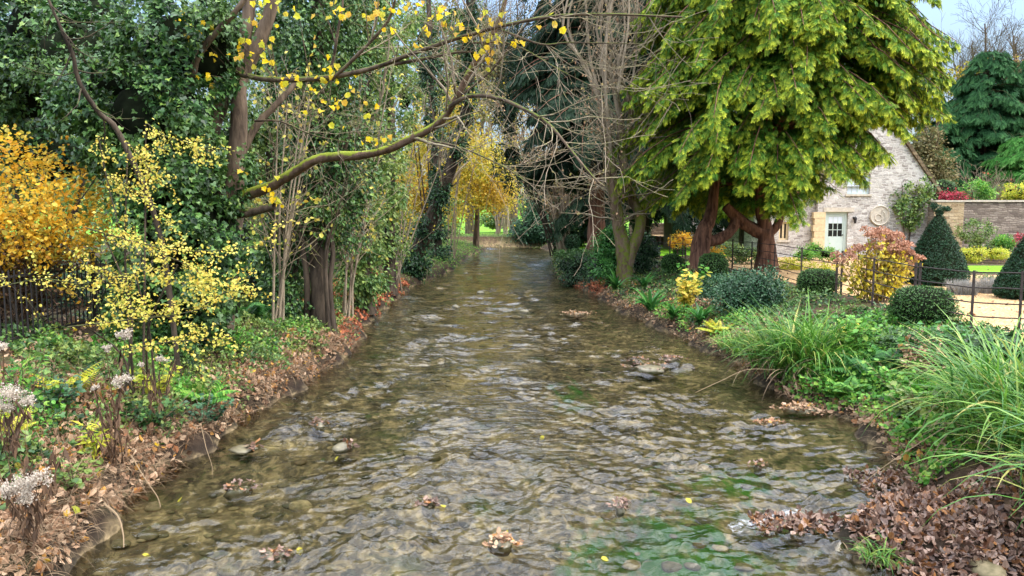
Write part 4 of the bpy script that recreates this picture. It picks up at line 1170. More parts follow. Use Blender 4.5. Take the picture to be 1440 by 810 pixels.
def bare_shrub(label, px, d, top, wide, ns, nl, mat='tan', name='bare_shrub', bark='twig', th=.05, lf=(.07, .13), base_py=340):
    b = gpt(px, base_py, d)
    t = thing(name, label, 'shrub', b)
    mb = MB(); Q = []
    zt = at(px, top, d)[2]
    for i in range(ns):
        x = RNG.normal() * wide; y = RNG.normal() * wide * .7
        Q.append(curve([b + np.array([RNG.uniform(-.2, .2), RNG.uniform(-.2, .2), 0]), b + np.array([x * .35, y * .35, (zt - b[2]) * .5]), b + np.array([x, y, (zt - b[2]) * RNG.uniform(.7, 1.05)])], 12))
    Q = np.stack(Q); QR = np.broadcast_to(np.linspace(th, th * .25, 12)[None], Q.shape[:2])
    tubes(mb, Q, QR, 5, 0, .05)
    a, ra = spawn(Q, QR, 14, .25, 1, (25, 65), rr=.5, n=6, up=.12, wander=.15, length=(.6, 1.8)); tubes(mb, a, np.maximum(ra, .008), 4)
    c, rc = spawn(a, ra, 5, .2, 1, (25, 65), rr=.6, n=5, up=.05, wander=.2, length=(.3, .9)); tubes(mb, c, np.maximum(rc, .006), 3)
    mb.build('stem', M[bark], t, True)
    if nl:
        mb = MB(); p, T_ = along(c, nl, .3, 1)
        leaves(mb, p, np.array([0, 0, -.7]) + rvec(len(p)) * .8, rvec(len(p)), RNG.uniform(lf[0], lf[1], len(p)), ROUND)
        mb.build('leaves', M[mat], t)
    return t
bare_shrub('thin bare tree with withered beige leaves over the right bank', 796, 42, 130, 1.9, 12, 1900)
bare_shrub('bare twiggy shrub leaning out beside the dark laurel', 790, 44, 225, 1.9, 7, 500, base_py=345)
bare_shrub('tall sparse tree of bare grey twigs beyond the bend', 700, 74, 60, 3.4, 10, 500, 'autumn', 'bare_tree', th=.1, lf=(.15, .25))
bare_shrub('tangle of bare branches hanging over the water at the bend beside the laurel', 742, 71.6, 150, 2.6, 12, 900, 'tan', 'bare_tree', th=.08, lf=(.12, .22))
bare_shrub('grey leafless thicket between the golden tree and the laurel', 712, 78, 150, 3.2, 12, 900, 'autumn', 'bare_tree', th=.1, lf=(.18, .3), base_py=325)

# ---- clipped hedge and garden by the lawn
hb = [gpt(815, 380, 30.5), gpt(862, 385, 27.5)]
t = thing('clipped_hedge', 'low ivy-covered clipped hedge on the bank below the lawn', 'hedge', hb[0])
mb = MB(); hbl = []
for x, y, d, rx, ry in ((800, 372, 32, 20, 17), (822, 376, 30.6, 26, 21), (845, 380, 29, 24, 22), (812, 392, 30.4, 22, 14), (865, 380, 27.6, 14, 20), (840, 396, 28.6, 20, 12)):
    hbl.append(px_blob(x, y, d, rx, ry, .6))
blob_leaves(mb, hbl, 13000, .075, DIAM, sub=(.12, .28), per=40, up=.3, droop=.7)
mb.build('foliage', M['ivy_dark'], t)
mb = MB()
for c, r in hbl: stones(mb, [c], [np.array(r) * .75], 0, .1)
mb.build('shade_core', M['core'], t, True)  # dark lumps inside the hedge, coloured as its shaded interior
mb = MB(); blob_leaves(mb, [px_blob(812, 357, 30.8, 34, 5, .5)], 2600, .07, DIAM, sub=(.1, .2), per=30, up=1.2, droop=0)
mb.build('clipped_top', M['box'], t)
bush('glossy green laurel bush left of the forked mossy trunk', [px_blob(858, 345, 26.6, 22, 22, .6), px_blob(855, 372, 26.4, 22, 18, .6), px_blob(866, 330, 27, 14, 14, .4)], 5000, .10, 'fern', 'laurel_bush', sub=(.15, .3))
bush('dark laurel bush between the forked trunk and the fence end', [px_blob(905, 352, 28, 15, 22, .6), px_blob(900, 372, 27.5, 14, 14, .5)], 2600, .10, 'ivy_dark', 'laurel_bush', sub=(.15, .3))
bush('beech hedge with tan leaves behind the lawn', [px_blob(808, 335, 56, 14, 11, .8), px_blob(830, 335, 56, 14, 11, .8), px_blob(790, 338, 56, 10, 9, .8)], 3500, .16, 'tan', 'beech_hedge', 'hedge', sub=(.2, .4))

def shell(mb, V, N, n, size, tpl=DIAM, jit=.5, depth=.03):
    k = RNG.integers(0, len(V), n)
    leaves(mb, V[k] + N[k] * RNG.uniform(-depth, depth * .8, (n, 1)), nrm(RNG.normal(size=(n, 3)) + N[k] * .6), N[k] + RNG.normal(size=(n, 3)) * jit, size * RNG.uniform(.7, 1.3, n), tpl)
def lathe_pts(prof, n, rng=RNG, wob=.03):
    pr = np.array(prof, float)
    seg = np.hypot(*np.diff(pr, axis=0).T) * (pr[:-1, 0] + pr[1:, 0] + .02)
    i = rng.choice(len(seg), n, p=seg / seg.sum()); f = rng.random(n)[:, None]
    p = pr[i] * (1 - f) + pr[i + 1] * f
    d = pr[i + 1] - pr[i]; nn = nrm(np.stack([d[:, 1], -d[:, 0]], -1))
    a = rng.uniform(0, 2 * math.pi, n)
    w_ = 1 + wob * (np.sin(a * 3 + p[:, 1] * 5) + np.sin(a * 5 - p[:, 1] * 9))
    V = np.stack([np.cos(a) * p[:, 0] * w_, np.sin(a) * p[:, 0] * w_, p[:, 1]], -1)
    N = np.stack([np.cos(a) * nn[:, 0], np.sin(a) * nn[:, 0], nn[:, 1]], -1)
    return V, N
def lathe(mb, prof, k=20, c=(0, 0, 0), m=0, wob=0.0):
    pr = np.array(prof, float); n = len(pr)
    a = np.arange(k) / k * 2 * math.pi
    V = np.stack([pr[:, 0:1] * np.cos(a)[None], pr[:, 0:1] * np.sin(a)[None], np.broadcast_to(pr[:, 1:2], (n, k))], -1) + np.asarray(c)
    idx = np.arange(n * k).reshape(n, k)
    mb.add(V.reshape(-1, 3), np.stack([idx[:-1], np.roll(idx[:-1], -1, 1), np.roll(idx[1:], -1, 1), idx[1:]], -1).reshape(-1, 4), m)
def topiary(name, label, cat, base, prof, n, size, mat, stem=None, cls=.94, group=None, wob=.03):
    t = thing(name, label, cat, base, group)
    V, N = lathe_pts(prof, max(n // 2, 500), wob=wob)
    mb = MB(); shell(mb, V + base, N, n, size)
    mb.build('foliage', M[mat], t)
    mb = MB(); lathe(mb, [(r * cls, z if i else z) for i, (r, z) in enumerate(prof)], 20, base)
    mb.build('shade_core', M['core'], t, True)  # opaque dark body under the leaves, coloured as interior shade
    if stem:
        mb = MB(); tubes(mb, curve([base, base + np.array([.01, 0, stem / 2]), base + np.array([0, 0, stem])], 6), np.linspace(.05, .04, 6), 7)
        mb.build('stem', M['bark_dark'], t, True)
    return t
def arc(r, z0, h, n=9, fl=.6):
    th = np.linspace(-math.pi / 2, math.pi / 2, n)
    return [(r * abs(math.cos(a)) ** fl if abs(math.cos(a)) > 1e-6 else .001, z0 + h / 2 + h / 2 * math.sin(a)) for a in th]
cone = lambda h, r: [(r * .86, .04), (r, .16), (r * .97, .3), (r * .80, h * .38), (r * .54, h * .62), (r * .26, h * .85), (r * .12, h * .95), (.03, h)]
p = gp(1315, 400)
t = topiary('topiary_cone', 'big clipped yew cone topped with a bird, left of the smaller cone', 'topiary', p, cone(p[1] * 100 / F_PX, p[1] * 41 / F_PX), 16000, .035, 'topiary', wob=.015)
ch = p[1] * 100 / F_PX
bird = MB()
Vb, Nb = [], []
for c, r in (((0, 0, ch + .12), (.16, .10, .09)), ((-.15, 0, ch + .20), (.07, .06, .07)), ((.2, 0, ch + .12), (.10, .06, .05)), ((0, 0, ch + .02), (.08, .08, .08))):
    u = rvec(600); Vb.append(np.array(c) + u * np.array(r)); Nb.append(u)
shell(bird, np.concatenate(Vb) + p, np.concatenate(Nb), 2600, .03)
bird.build('clipped_bird', M['topiary'], t)
p = gp(1438, 420); p[0] += .05
topiary('topiary_cone', 'clipped yew cone cut off by the right edge beside the lawn', 'topiary', p, cone(p[1] * 92 / F_PX, p[1] * 38 / F_PX), 14000, .035, 'topiary', wob=.015)
# box balls
def ball(label, px, py, wpx, hpx, d=None):
    p = gp(px, py) if d is None else gpt(px, py, d)
    k = p[1] / F_PX
    return topiary('box_ball', label, 'topiary', p, arc(wpx * k / 2, -.02, hpx * k, 11, .55), int(3500 + 60 * wpx), max(.028, .0016 * p[1]), 'box', group='clipped box balls along the garden', wob=.02)
ball('rounded clipped box bush behind the double fence post', 1296, 458, 84, 56)
ball('clipped box bush left of the brown hydrangea', 1150, 412, 56, 34)
ball('small clipped box ball at the foot of the cypress, before its left trunk', 1002, 390, 40, 34)
ball('small clipped box ball behind the fence left of the cypress', 944, 384, 27, 27)
ball('tiny clipped ball on the lawn left of the cypress', 955, 366, 15, 14, 36)
ball('tiny brownish clipped ball nearest the fence end', 918, 366, 17, 14, 34)
# standard ball tree and iron fire bowl on the lawn
p = gpt(832, 356, 37)
topiary('standard_ball_tree', 'little ball-headed tree on a bare stem beside the iron bowl', 'topiary', p, arc(.36, 1.0, .62, 9), 2500, .06, 'yew', stem=1.1)
p = gpt(805, 354, 41)
topiary('standard_ball_tree', 'little ball-headed tree at the end of the beech hedge', 'topiary', p, arc(.42, .55, .8, 9), 2500, .06, 'bluegreen', stem=.7)
p = gpt(823, 357, 35)
t = thing('fire_bowl', 'shallow black iron bowl on a foot at the lawn edge', 'bowl', p)
mb = MB(); lathe(mb, [(.05, .12), (.25, .13), (.42, .22), (.52, .38), (.54, .40), (.50, .39), (.40, .26), (.2, .18), (.001, .17)], 24, p); mb.build('bowl', M['iron'], t, True)
mb = MB(); lathe(mb, [(.22, .0), (.22, .03), (.06, .05), (.06, .135)], 16, p); mb.build('foot', M['iron'], t, True)

# ---- estate fence, iron, five-bar
fp = [(1500, 11.0), (1437, 11.35), (1369, 11.8), (1293, 13.2), (1287, 13.35), (1228, 15.2), (1183, 17.3), (1176, 17.5), (1126, 20.2), (1088, 23.0), (1056, 25.0), (1029, 26.6), (1004, 28.0), (979, 29.3), (959, 30.6), (941, 31.6), (927, 32.6), (912, 33.4)]
wide_ = {1293, 1287, 1183, 1176, 1029, 941}
FPt = [gpt(px, 400, d) for px, d in fp]
t = thing('estate_fence', 'black iron estate fence with thin rails along the garden side of the right bank', 'fence', FPt[2])
for (px, d), q in zip(fp, FPt):
    mb = MB(); wdt = .025 if px in wide_ else .02
    mb.box((q[0] - wdt, q[1] - .006, q[2] - .1), (q[0] + wdt, q[1] + .006, q[2] + (1.06 if px in wide_ else 1.02)))
    mb.build('post', M['iron_rust'], t)
FA = np.array(FPt)
dd_ = np.concatenate([[0], np.cumsum(np.linalg.norm(np.diff(FA, axis=0), axis=1))])
for hgt in (.985, .74, .50, .28, .08):
    mb = MB()
    m_ = 90
    P = np.stack([np.interp(np.linspace(0, dd_[-1], m_), dd_, FA[:, k]) for k in range(3)], -1)
    P[:, 2] += hgt + RNG.normal(size=m_) * .004; P[:, 1] += RNG.normal(size=m_) * .003 + .012
    tubes(mb, P, np.full(m_, .011), 5); mb.build('rail', M['iron_rust'], t, True)

# ---- stone cottage
HY = 34.0
X0, X1 = at(1150, 300, HY)[0], at(1311, 300, HY)[0]
GZ = .95
ZE = at(1311, 262, HY)[2]
XA = (X0 + X1) / 2 + .0
ZA = ZE + (X1 - XA) * 1.36
XW = at(1084, 300, HY)[0]
house = thing('stone_cottage', 'rubble stone cottage with a steep gable and pale green door', 'house', (XA, HY, GZ))
def rx(px): return at(px, 300, HY)[0]
def rz(py): return at(1200, py, HY)[2]
door = (rx(1161), rx(1193), GZ, rz(298))
win_u = (rx(1190), rx(1222), rz(273), rz(244))
win_s = (rx(1099), rx(1113), rz(338), rz(312))
def wallgrid(mb, xs_, zs_, holes, y, dep=.22):
    for a, b in zip(xs_[:-1], xs_[1:]):
        for c, d in zip(zs_[:-1], zs_[1:]):
            if any(h[0] - 1e-6 <= a and b <= h[1] + 1e-6 and h[2] - 1e-6 <= c and d <= h[3] + 1e-6 for h in holes): continue
            mb.add([(a, y, c), (b, y, c), (b, y, d), (a, y, d)], [(0, 1, 2, 3)])
    for x0, x1, z0, z1 in holes:
        mb.add([(x0, y, z0), (x0, y + dep, z0), (x0, y + dep, z1), (x0, y, z1)], [(0, 1, 2, 3)])
        mb.add([(x1, y, z0), (x1, y, z1), (x1, y + dep, z1), (x1, y + dep, z0)], [(0, 1, 2, 3)])
        mb.add([(x0, y, z1), (x0, y + dep, z1), (x1, y + dep, z1), (x1, y, z1)], [(0, 1, 2, 3)])
        mb.add([(x0, y, z0), (x1, y, z0), (x1, y + dep, z0), (x0, y + dep, z0)], [(0, 1, 2, 3)])
mb = MB()
wl = (win_u[0], win_u[1], win_u[2], ZE)
wallgrid(mb, sorted({X0, X1, door[0], door[1], win_u[0], win_u[1]}), sorted({GZ - .1, door[2], door[3], win_u[2], ZE}), [door], HY)
mb.q, mb.qm, mb.v, mb.a, mb.n = [], [], [], [], 0
wallgrid(mb, sorted({X0, X1, door[0], door[1], win_u[0], win_u[1]}), sorted({GZ - .1, door[2], door[3], win_u[2], ZE}), [door, wl], HY)
gxl = lambda z: XA - (ZA - z) / 1.36
gxr = lambda z: XA + (ZA - z) / 1.36
zt = win_u[3]
mb.add([(gxl(ZE), HY, ZE), (win_u[0], HY, ZE), (win_u[0], HY, zt), (gxl(zt), HY, zt)], [(0, 1, 2, 3)])
mb.add([(win_u[1], HY, ZE), (gxr(ZE), HY, ZE), (gxr(zt), HY, zt), (win_u[1], HY, zt)], [(0, 1, 2, 3)])
mb.add([(win_u[0], HY, ZE), (win_u[0], HY + .22, ZE), (win_u[0], HY + .22, zt), (win_u[0], HY, zt)], [(0, 1, 2, 3)])
mb.add([(win_u[1], HY, ZE), (win_u[1], HY, zt), (win_u[1], HY + .22, zt), (win_u[1], HY + .22, ZE)], [(0, 1, 2, 3)])
mb.add([(win_u[0], HY, zt), (win_u[0], HY + .22, zt), (win_u[1], HY + .22, zt), (win_u[1], HY, zt)], [(0, 1, 2, 3)])
# the gable over the eaves
mb.add([(gxl(zt), HY, zt), (gxr(zt), HY, zt), (XA, HY, ZA)], [(0, 1, 2)])
mb.add([(X1, HY, GZ - .1), (X1, HY + 9, GZ - .1), (X1, HY + 9, ZE), (X1, HY, ZE)], [(0, 1, 2, 3)])
mb.add([(X0, HY, GZ - .1), (X0, HY, ZE), (X0, HY + 9, ZE), (X0, HY + 9, GZ - .1)], [(0, 1, 2, 3)])
mb.add([(X0, HY + 9, GZ), (X0, HY + 9, ZE), (XA, HY + 9, ZA), (X1, HY + 9, ZE), (X1, HY + 9, GZ)], np.array([(0, 1, 2), (0, 2, 3), (0, 3, 4)]))
mb.build('wall', M['stone'], house)
mb = MB()
ZWE = 4.0
wallgrid(mb, sorted({XW, X0 - .004, win_s[0], win_s[1]}), sorted({GZ - .1, win_s[2], win_s[3], ZWE}), [win_s], HY + .25)
mb.add([(XW, HY + .25, GZ - .1), (XW, HY + .25, ZWE), (XW, HY + 7, ZWE), (XW, HY + 7, GZ - .1)], [(0, 1, 2, 3)])
mb.build('wing_wall', M['stone'], house)
def slab(mb, a, b, c, d, th):
    a, b, c, d = map(np.array, (a, b, c, d)); n = nrm(np.cross(b - a, d - a)) * th
    V = [a, b, c, d, a + n, b + n, c + n, d + n]
    mb.add(V, [(0, 3, 2, 1), (4, 5, 6, 7), (0, 1, 5, 4), (1, 2, 6, 5), (2, 3, 7, 6), (3, 0, 4, 7)])
mb = MB()
ov, sl = .22, 1.36
slab(mb, (X1 + ov, HY - .12, ZE - ov * sl + .02), (X1 + ov, HY + 9.1, ZE - ov * sl + .02), (XA, HY + 9.1, ZA + .02), (XA, HY - .12, ZA + .02), .14)
slab(mb, (XA, HY - .12, ZA + .02), (XA, HY + 9.1, ZA + .02), (X0 - ov, HY + 9.1, ZE - ov * sl + .02), (X0 - ov, HY - .12, ZE - ov * sl + .02), .14)
roof = mb.build('roof', M['tile'], house)
mb = MB()
slab(mb, (XW - .2, HY + .05, ZWE - .15), (X0 - .23, HY + .05, ZWE - .15), (X0 - .23, HY + 3.6, ZWE + 3), (XW - .2, HY + 3.6, ZWE + 3), .14)
mb.build('wing_roof', M['tile'], house)
mb = MB()
mb.box((XA - .45, HY + 4, ZA - .5), (XA + .45, HY + 4.8, ZA + 1.2)); mb.box((XA - .52, HY + 3.93, ZA + 1.2), (XA + .52, HY + 4.87, ZA + 1.32))
mb.build('chimney', M['stone'], roof)
# dressed stone jamb and lintel
mb = MB(); zz = GZ
xj0, xj1 = rx(1144), door[0] - .004
for k in range(7):
    hgt = (door[3] - GZ) / 7
    mb.box((xj0 + (.06 if k % 2 else 0), HY - .03, zz + .004), (xj1, HY + .2, zz + hgt - .006)); zz += hgt
mb.build('door_jamb', M['dress'], house)
mb = MB(); mb.box((door[0] - .1, HY - .035, door[3] + .003), (door[1] + .25, HY + .15, door[3] + .2)); mb.build('lintel', M['render'], house)
# half-glazed door
mb = MB(); x0, x1, z0, z1 = door
yb_ = HY + .12
fw = .13
mb.box((x0, yb_ - .02, z0), (x0 + fw, yb_ + .05, z1)); mb.box((x1 - fw, yb_ - .02, z0), (x1, yb_ + .05, z1)); mb.box((x0 + fw, yb_ - .02, z1 - fw), (x1 - fw, yb_ + .05, z1))
mb.build('door_frame', M['sage'], house)
mb = MB(); a, b = x0 + fw + .004, x1 - fw - .004
zc = z0 + .95
mb.box((a, yb_, z0 + .02), (b, yb_ + .04, zc)); mb.box((a, yb_, zc), (a + .07, yb_ + .04, z1 - fw - .004)); mb.box((b - .07, yb_, zc), (b, yb_ + .04, z1 - fw - .004))
mb.box((a + .07, yb_, z1 - fw - .08), (b - .07, yb_ + .04, z1 - fw - .004))
for k in (1, 2):
    x = a + .07 + (b - a - .14) * k / 3; mb.box((x - .014, yb_ + .005, zc), (x + .014, yb_ + .035, z1 - fw - .08))
for k in (1, 2):
    z = zc + (z1 - fw - .08 - zc) * k / 3; mb.box((a + .07, yb_ + .007, z - .014), (b - .07, yb_ + .033, z + .014))
mb.box((a + .12, yb_ - .008, z0 + .15), (b - .12, yb_ - .001, zc - .15))
dr = mb.build('door', M['sage'], house)
mb = MB(); mb.box((a + .07, yb_ + .02, zc), (b - .07, yb_ + .024, z1 - fw - .08)); mb.build('pane', M['glass'], dr)
mb = MB(); zb = zc + (z1 - fw - .08 - zc) * .66; mb.box((a + .075, yb_ + .012, zb + .016), (b - .075, yb_ + .0185, z1 - fw - .085)); mb.build('blind', M['blind'], dr)
mb = MB(); stones(mb, [np.array([b - .05, yb_ - .04, z0 + 1.02])], [np.array([.03, .035, .03])], 0, 0); mb.build('handle', M['iron'], dr)
def window(h, cols, rows, glass, y, fr='sage', fw=.05, sill=True):
    x0, x1, z0, z1 = h; y = y + .1
    mb = MB()
    mb.box((x0, y, z0), (x0 + fw, y + .05, z1)); mb.box((x1 - fw, y, z0), (x1, y + .05, z1)); mb.box((x0 + fw, y, z1 - fw), (x1 - fw, y + .05, z1)); mb.box((x0 + fw, y, z0), (x1 - fw, y + .05, z0 + fw))
    for k in range(1, cols):
        x = x0 + (x1 - x0) * k / cols; g = .045 if cols == 2 else (.03 if k == cols // 2 else .014); mb.box((x - g, y + .004, z0 + fw), (x + g, y + .046, z1 - fw))
    for k in range(1, rows):
        z = z0 + (z1 - z0) * k / rows; mb.box((x0 + fw, y + .008, z - .014), (x1 - fw, y + .042, z + .014))
    w_ = mb.build('window', M[fr], house)
    q = MB(); q.box((x0 + fw, y + .02, z0 + fw), (x1 - fw, y + .026, z1 - fw)); q.build('pane', M[glass], w_)
    if sill:
        q = MB(); q.box((x0 - .08, y - .16, z0 - .09), (x1 + .08, y - .002, z0 - .002)); q.build('sill', M['render'], w_)
window(win_u, 4, 2, 'blind', HY)
window(win_s, 2, 1, 'glass', HY + .25, 'dress', .09)
# wall lamp, carved round plaque
p = np.array([rx(1201), HY, rz(308)])
t = thing('wall_lamp', 'small black lantern on the cottage wall beside the door', 'lamp', p)
mb = MB(); mb.box((p[0] - .02, HY - .14, p[2] + .06), (p[0] + .02, HY - .002, p[2] + .09)); mb.box((p[0] - .05, HY - .02, p[2] - .02), (p[0] + .05, HY - .001, p[2] + .1)); mb.build('bracket', M['iron'], t)
mb = MB(); lathe(mb, [(.001, -.2), (.055, -.19), (.085, .03), (.10, .04), (.001, .13)], 6, p + np.array([0, -.14, 0])); mb.build('lantern', M['iron'], t)
p = np.array([rx(1237), HY, rz(303)])
t = thing('carved_plaque', 'round pale carved stone plaque on the cottage gable', 'plaque', p)
def ring(mb, c, r, tr, n=40, a0=0, a1=2 * math.pi, k=8, sq=.5):
    a = np.linspace(a0, a1, n)
    P = np.stack([c[0] + r * np.cos(a), np.full(n, c[1]), c[2] + r * np.sin(a)], -1)
    tubes(mb, P, np.full(n, tr), k)
mb = MB(); a = np.linspace(0, 2 * math.pi, 41)[:-1]
V = [(p[0] + .46 * math.cos(x), HY - .05, p[2] + .46 * math.sin(x)) for x in a] + [(p[0] + .46 * math.cos(x), HY - .001, p[2] + .46 * math.sin(x)) for x in a] + [(p[0], HY - .05, p[2])]
mb.add(V, [(i, i + 40, (i + 1) % 40 + 40, (i + 1) % 40) for i in range(40)]); mb.t.append(np.array([(80, i, (i + 1) % 40) for i in range(40)])); mb.tm.append(np.zeros(40, int))
mb.build('disc', M['render'], t)
mb = MB(); ring(mb, (p[0], HY - .05, p[2]), .43, .035); mb.build('rim', M['render'], t, True)
mb = MB(); ring(mb, (p[0] - .08, HY - .05, p[2] - .1), .15, .03, 30)
tubes(mb, curve([(p[0] + .09, HY - .05, p[2] + .3), (p[0] + .1, HY - .05, p[2]), (p[0] + .1, HY - .05, p[2] - .28)], 10), np.full(10, .03), 8)
tubes(mb, curve([(p[0] + .1, HY - .05, p[2] + .2), (p[0] + .22, HY - .05, p[2] + .05), (p[0] + .2, HY - .05, p[2] - .2)], 10), np.full(10, .022), 8)
mb.build('carving', M['render'], t, True)
# climber on the gable
t = thing('wall_climber', 'sparse climbing rose trained up the right side of the cottage gable', 'climber', (rx(1275), HY - .1, GZ))
mb = MB(); Q = []
for i in range(7):
    x = 1255 + 45 * RNG.random()
    Q.append(curve([(rx(1272) + RNG.uniform(-.3, .3), HY - .12, GZ), (rx((x + 1272) / 2), HY - .1, 2.8), (rx(x), HY - .1, rz(240) - RNG.uniform(0, 1.2))], 14))
Q = np.stack(Q); QR = np.broadcast_to(np.linspace(.025, .01, 14), Q.shape[:2]); tubes(mb, Q, QR, 5)
a, ra = spawn(Q, QR, 9, .3, 1, (30, 80), rr=.5, n=5, up=.1, length=(.3, .9)); a[..., 1] = np.clip(a[..., 1], HY - .5, HY - .05); tubes(mb, a, ra, 3)
mb.build('stem', M['bark'], t, True)
mb = MB(); pp, T_ = along(a, 1500, .2, 1); pp[:, 1] -= .06
leaves(mb, pp + RNG.normal(size=pp.shape) * np.array([.08, .03, .08]), rvec(len(pp)) + np.array([0, 0, -.4]), np.array([0, -1, .5]) + RNG.normal(size=pp.shape) * .5, RNG.uniform(.07, .13, len(pp)), ROUND)
mb.build('leaves', M['ivy_mid'], t)

# ---- garden wall right of the cottage
WY = 33.2
xg0 = at(1312, 300, WY)[0] + .05
t = thing('garden_wall', 'high dry-stone garden wall running right from the cottage', 'wall', (xg0, WY, GZ))
ztop = at(1380, 284, WY)[2]
mb = MB(); mb.box((xg0, WY, GZ - .1), (xg0 + 11, WY + .5, ztop)); mb.build('stonework', M['stone_warm'], t)
mb = MB(); x = xg0
while x < xg0 + 11:
    l = RNG.uniform(.35, .7); mb.box((x + .006, WY - .07, ztop + .002), (x + l, WY + .57, ztop + .075 + RNG.uniform(0, .02))); x += l
mb.build('coping', M['render'], t)
mb = MB(); x = xg0; zz = GZ
mb.box((xg0 - .01, WY - .045, GZ - .05), (xg0 + 1.3, WY - .002, ztop - .02)); mb.build('pier', M['stone_yellow'], t)
# ---- low wall, sheds beyond the cypress
TY = 45.0
t = thing('terrace_wall', 'low stone terrace wall in front of the white boarded garage', 'wall', at(1010, 335, TY))
tz = 1.55
mb = MB(); mb.box((at(955, 335, TY)[0], TY, .85), (at(1095, 335, TY)[0], TY + .4, tz)); mb.build('stonework', M['stone'], t)
mb = MB(); mb.box((at(955, 335, TY)[0], TY - .06, tz + .002), (at(1095, 335, TY)[0], TY + .46, tz + .08)); mb.build('coping', M['dress'], t)
sheet('terrace', [(at(940, 335, TY)[0], TY + .41), (at(1120, 335, TY)[0], TY + .41), (at(1120, 335, TY)[0], TY + 9), (at(940, 335, TY)[0], TY + 9)], tz, M['gravel'])
GYd = 47.0
g0, g1 = at(968, 320, GYd)[0], at(1085, 320, GYd)[0]
zt_ = at(1000, 306, GYd)[2] + .3
t = thing('white_garage', 'white weatherboarded garage with boarded doors behind the cypress trunks', 'garage', ((g0 + g1) / 2, GYd, tz))
mb = MB()
nb_ = 12
for k in range(nb_):
    z0 = tz + (zt_ - tz) * k / nb_; z1 = tz + (zt_ - tz) * (k + 1) / nb_
    mb.add([(g0, GYd - .03, z0), (g1, GYd - .03, z0), (g1, GYd, z1), (g0, GYd, z1)], [(0, 1, 2, 3)])
    mb.add([(g0, GYd, z0), (g1, GYd, z0), (g1, GYd - .03, z0), (g0, GYd - .03, z0)], [(0, 1, 2, 3)])
mb.box((g0, GYd + .01, tz), (g1, GYd + 5, zt_)); mb.build('wall', M['white'], t)
for c in (1002, 1034):
    xc = at(c, 320, GYd)[0]
    mb = MB(); mb.box((xc - .55, GYd - .09, tz + .01), (xc + .55, GYd - .035, zt_ - .35))
    for k in range(-2, 3): mb.box((xc + k * .2 - .006, GYd - .1, tz + .05), (xc + k * .2 + .006, GYd - .091, zt_ - .4))
    mb.build('door', M['sage'], t)
mb = MB(); slab(mb, (g0 - .2, GYd - .3, zt_ + .02), (g1 + .2, GYd - .3, zt_ + .02), (g1 + .2, GYd + 3, zt_ + 1.6), (g0 - .2, GYd + 3, zt_ + 1.6), .1); mb.build('roof', M['tile'], t)
s0, s1_ = at(943, 320, 44)[0], at(958, 320, 44)[0]
t = thing('timber_shed', 'narrow grey boarded shed left of the white garage', 'shed', (s0, 44, .95))
mb = MB(); mb.box((s0, 44, .9), (s1_, 46, at(950, 306, 44)[2] + .3))
for k in range(6):
    x = s0 + (s1_ - s0) * k / 6; mb.box((x + .005, 43.97, .95), (x + (s1_ - s0) / 6 - .012, 43.999, at(950, 306, 44)[2] + .25))
mb.build('wall', M['greywood'], t)
zq = at(950, 306, 44)[2] + .3
mb = MB(); slab(mb, (s0 - .1, 43.8, zq), (s1_ + .1, 43.8, zq), (s1_ + .1, 46.2, zq + .7), (s0 - .1, 46.2, zq + .7), .06); mb.build('roof', M['tile'], t)
t = thing('garden_back_wall', 'old warm stone wall half hidden behind the lawn and pollard', 'wall', at(925, 335, 52))
mb = MB(); mb.box((at(885, 330, 52)[0], 52, .9), (at(945, 330, 52)[0], 52.4, at(920, 315, 52)[2])); mb.build('stonework', M['stone_warm'], t)
mb = MB(); mb.box((at(885, 330, 52)[0], 51.94, at(920, 315, 52)[2] + .002), (at(945, 330, 52)[0], 52.46, at(920, 315, 52)[2] + .08)); mb.build('coping', M['render'], t)
b = gpt(1045, 345, 38)
conifer('small dark-stemmed tree between the two cypress trunks', b, 6.5, 3.4, lambda a, z: 1.6, 50, 900, .6, 'cypress', .3, .2, trunks=[([b, at(1044, 330, 38), at(1046, 300, 38), at(1045, 240, 38)], .22, .12)], tpl=FROND3, name='conifer')

# ---- garden plants
bush('orange-tinted low shrub left of the left cypress trunk', [px_blob(958, 338, 33, 16, 9, .5)], 900, .09, 'orange', 'garden_shrub', core=False, sub=(.1, .25))
bush('small orange-tinted shrub close behind the left cypress trunk', [px_blob(1000, 358, 28, 14, 9, .4)], 700, .09, 'orange', 'garden_shrub', core=False, sub=(.1, .25))
bush('low green border plant between the cypress trunks', [px_blob(1050, 358, 29, 34, 9, .5)], 1900, .08, 'ivy_mid', 'border_plant', 'plant', stems=False, sub=(.12, .25))
bush('low green border plant farther back under the cypress', [px_blob(1020, 348, 31, 24, 7, .5)], 1100, .08, 'ivy_mid', 'border_plant', 'plant', stems=False, sub=(.12, .25))
bush('low green border plant around the left cypress trunk', [px_blob(980, 372, 27, 30, 10, .4)], 1500, .08, 'ivy_mid', 'border_plant', 'plant', stems=False, sub=(.12, .25))
bush('pale green shrub at the foot of the cottage door jamb', [px_blob(1146, 352, 31.5, 20, 9, .5), px_blob(1130, 358, 31, 12, 7, .4), px_blob(1165, 358, 30, 14, 8, .4)], 2500, .08, 'herb', 'garden_shrub', stems=False, sub=(.1, .22))
bush('yellow-green low shrub right behind the clipped box bush', [px_blob(1150, 378, 24, 22, 8, .4)], 1100, .065, 'yfern', 'garden_shrub', stems=False, core=False, sub=(.08, .2))
bush('yellow-green low shrub left of the clipped box bush', [px_blob(1112, 372, 26, 20, 8, .4)], 1100, .065, 'yfern', 'garden_shrub', stems=False, core=False, sub=(.08, .2))
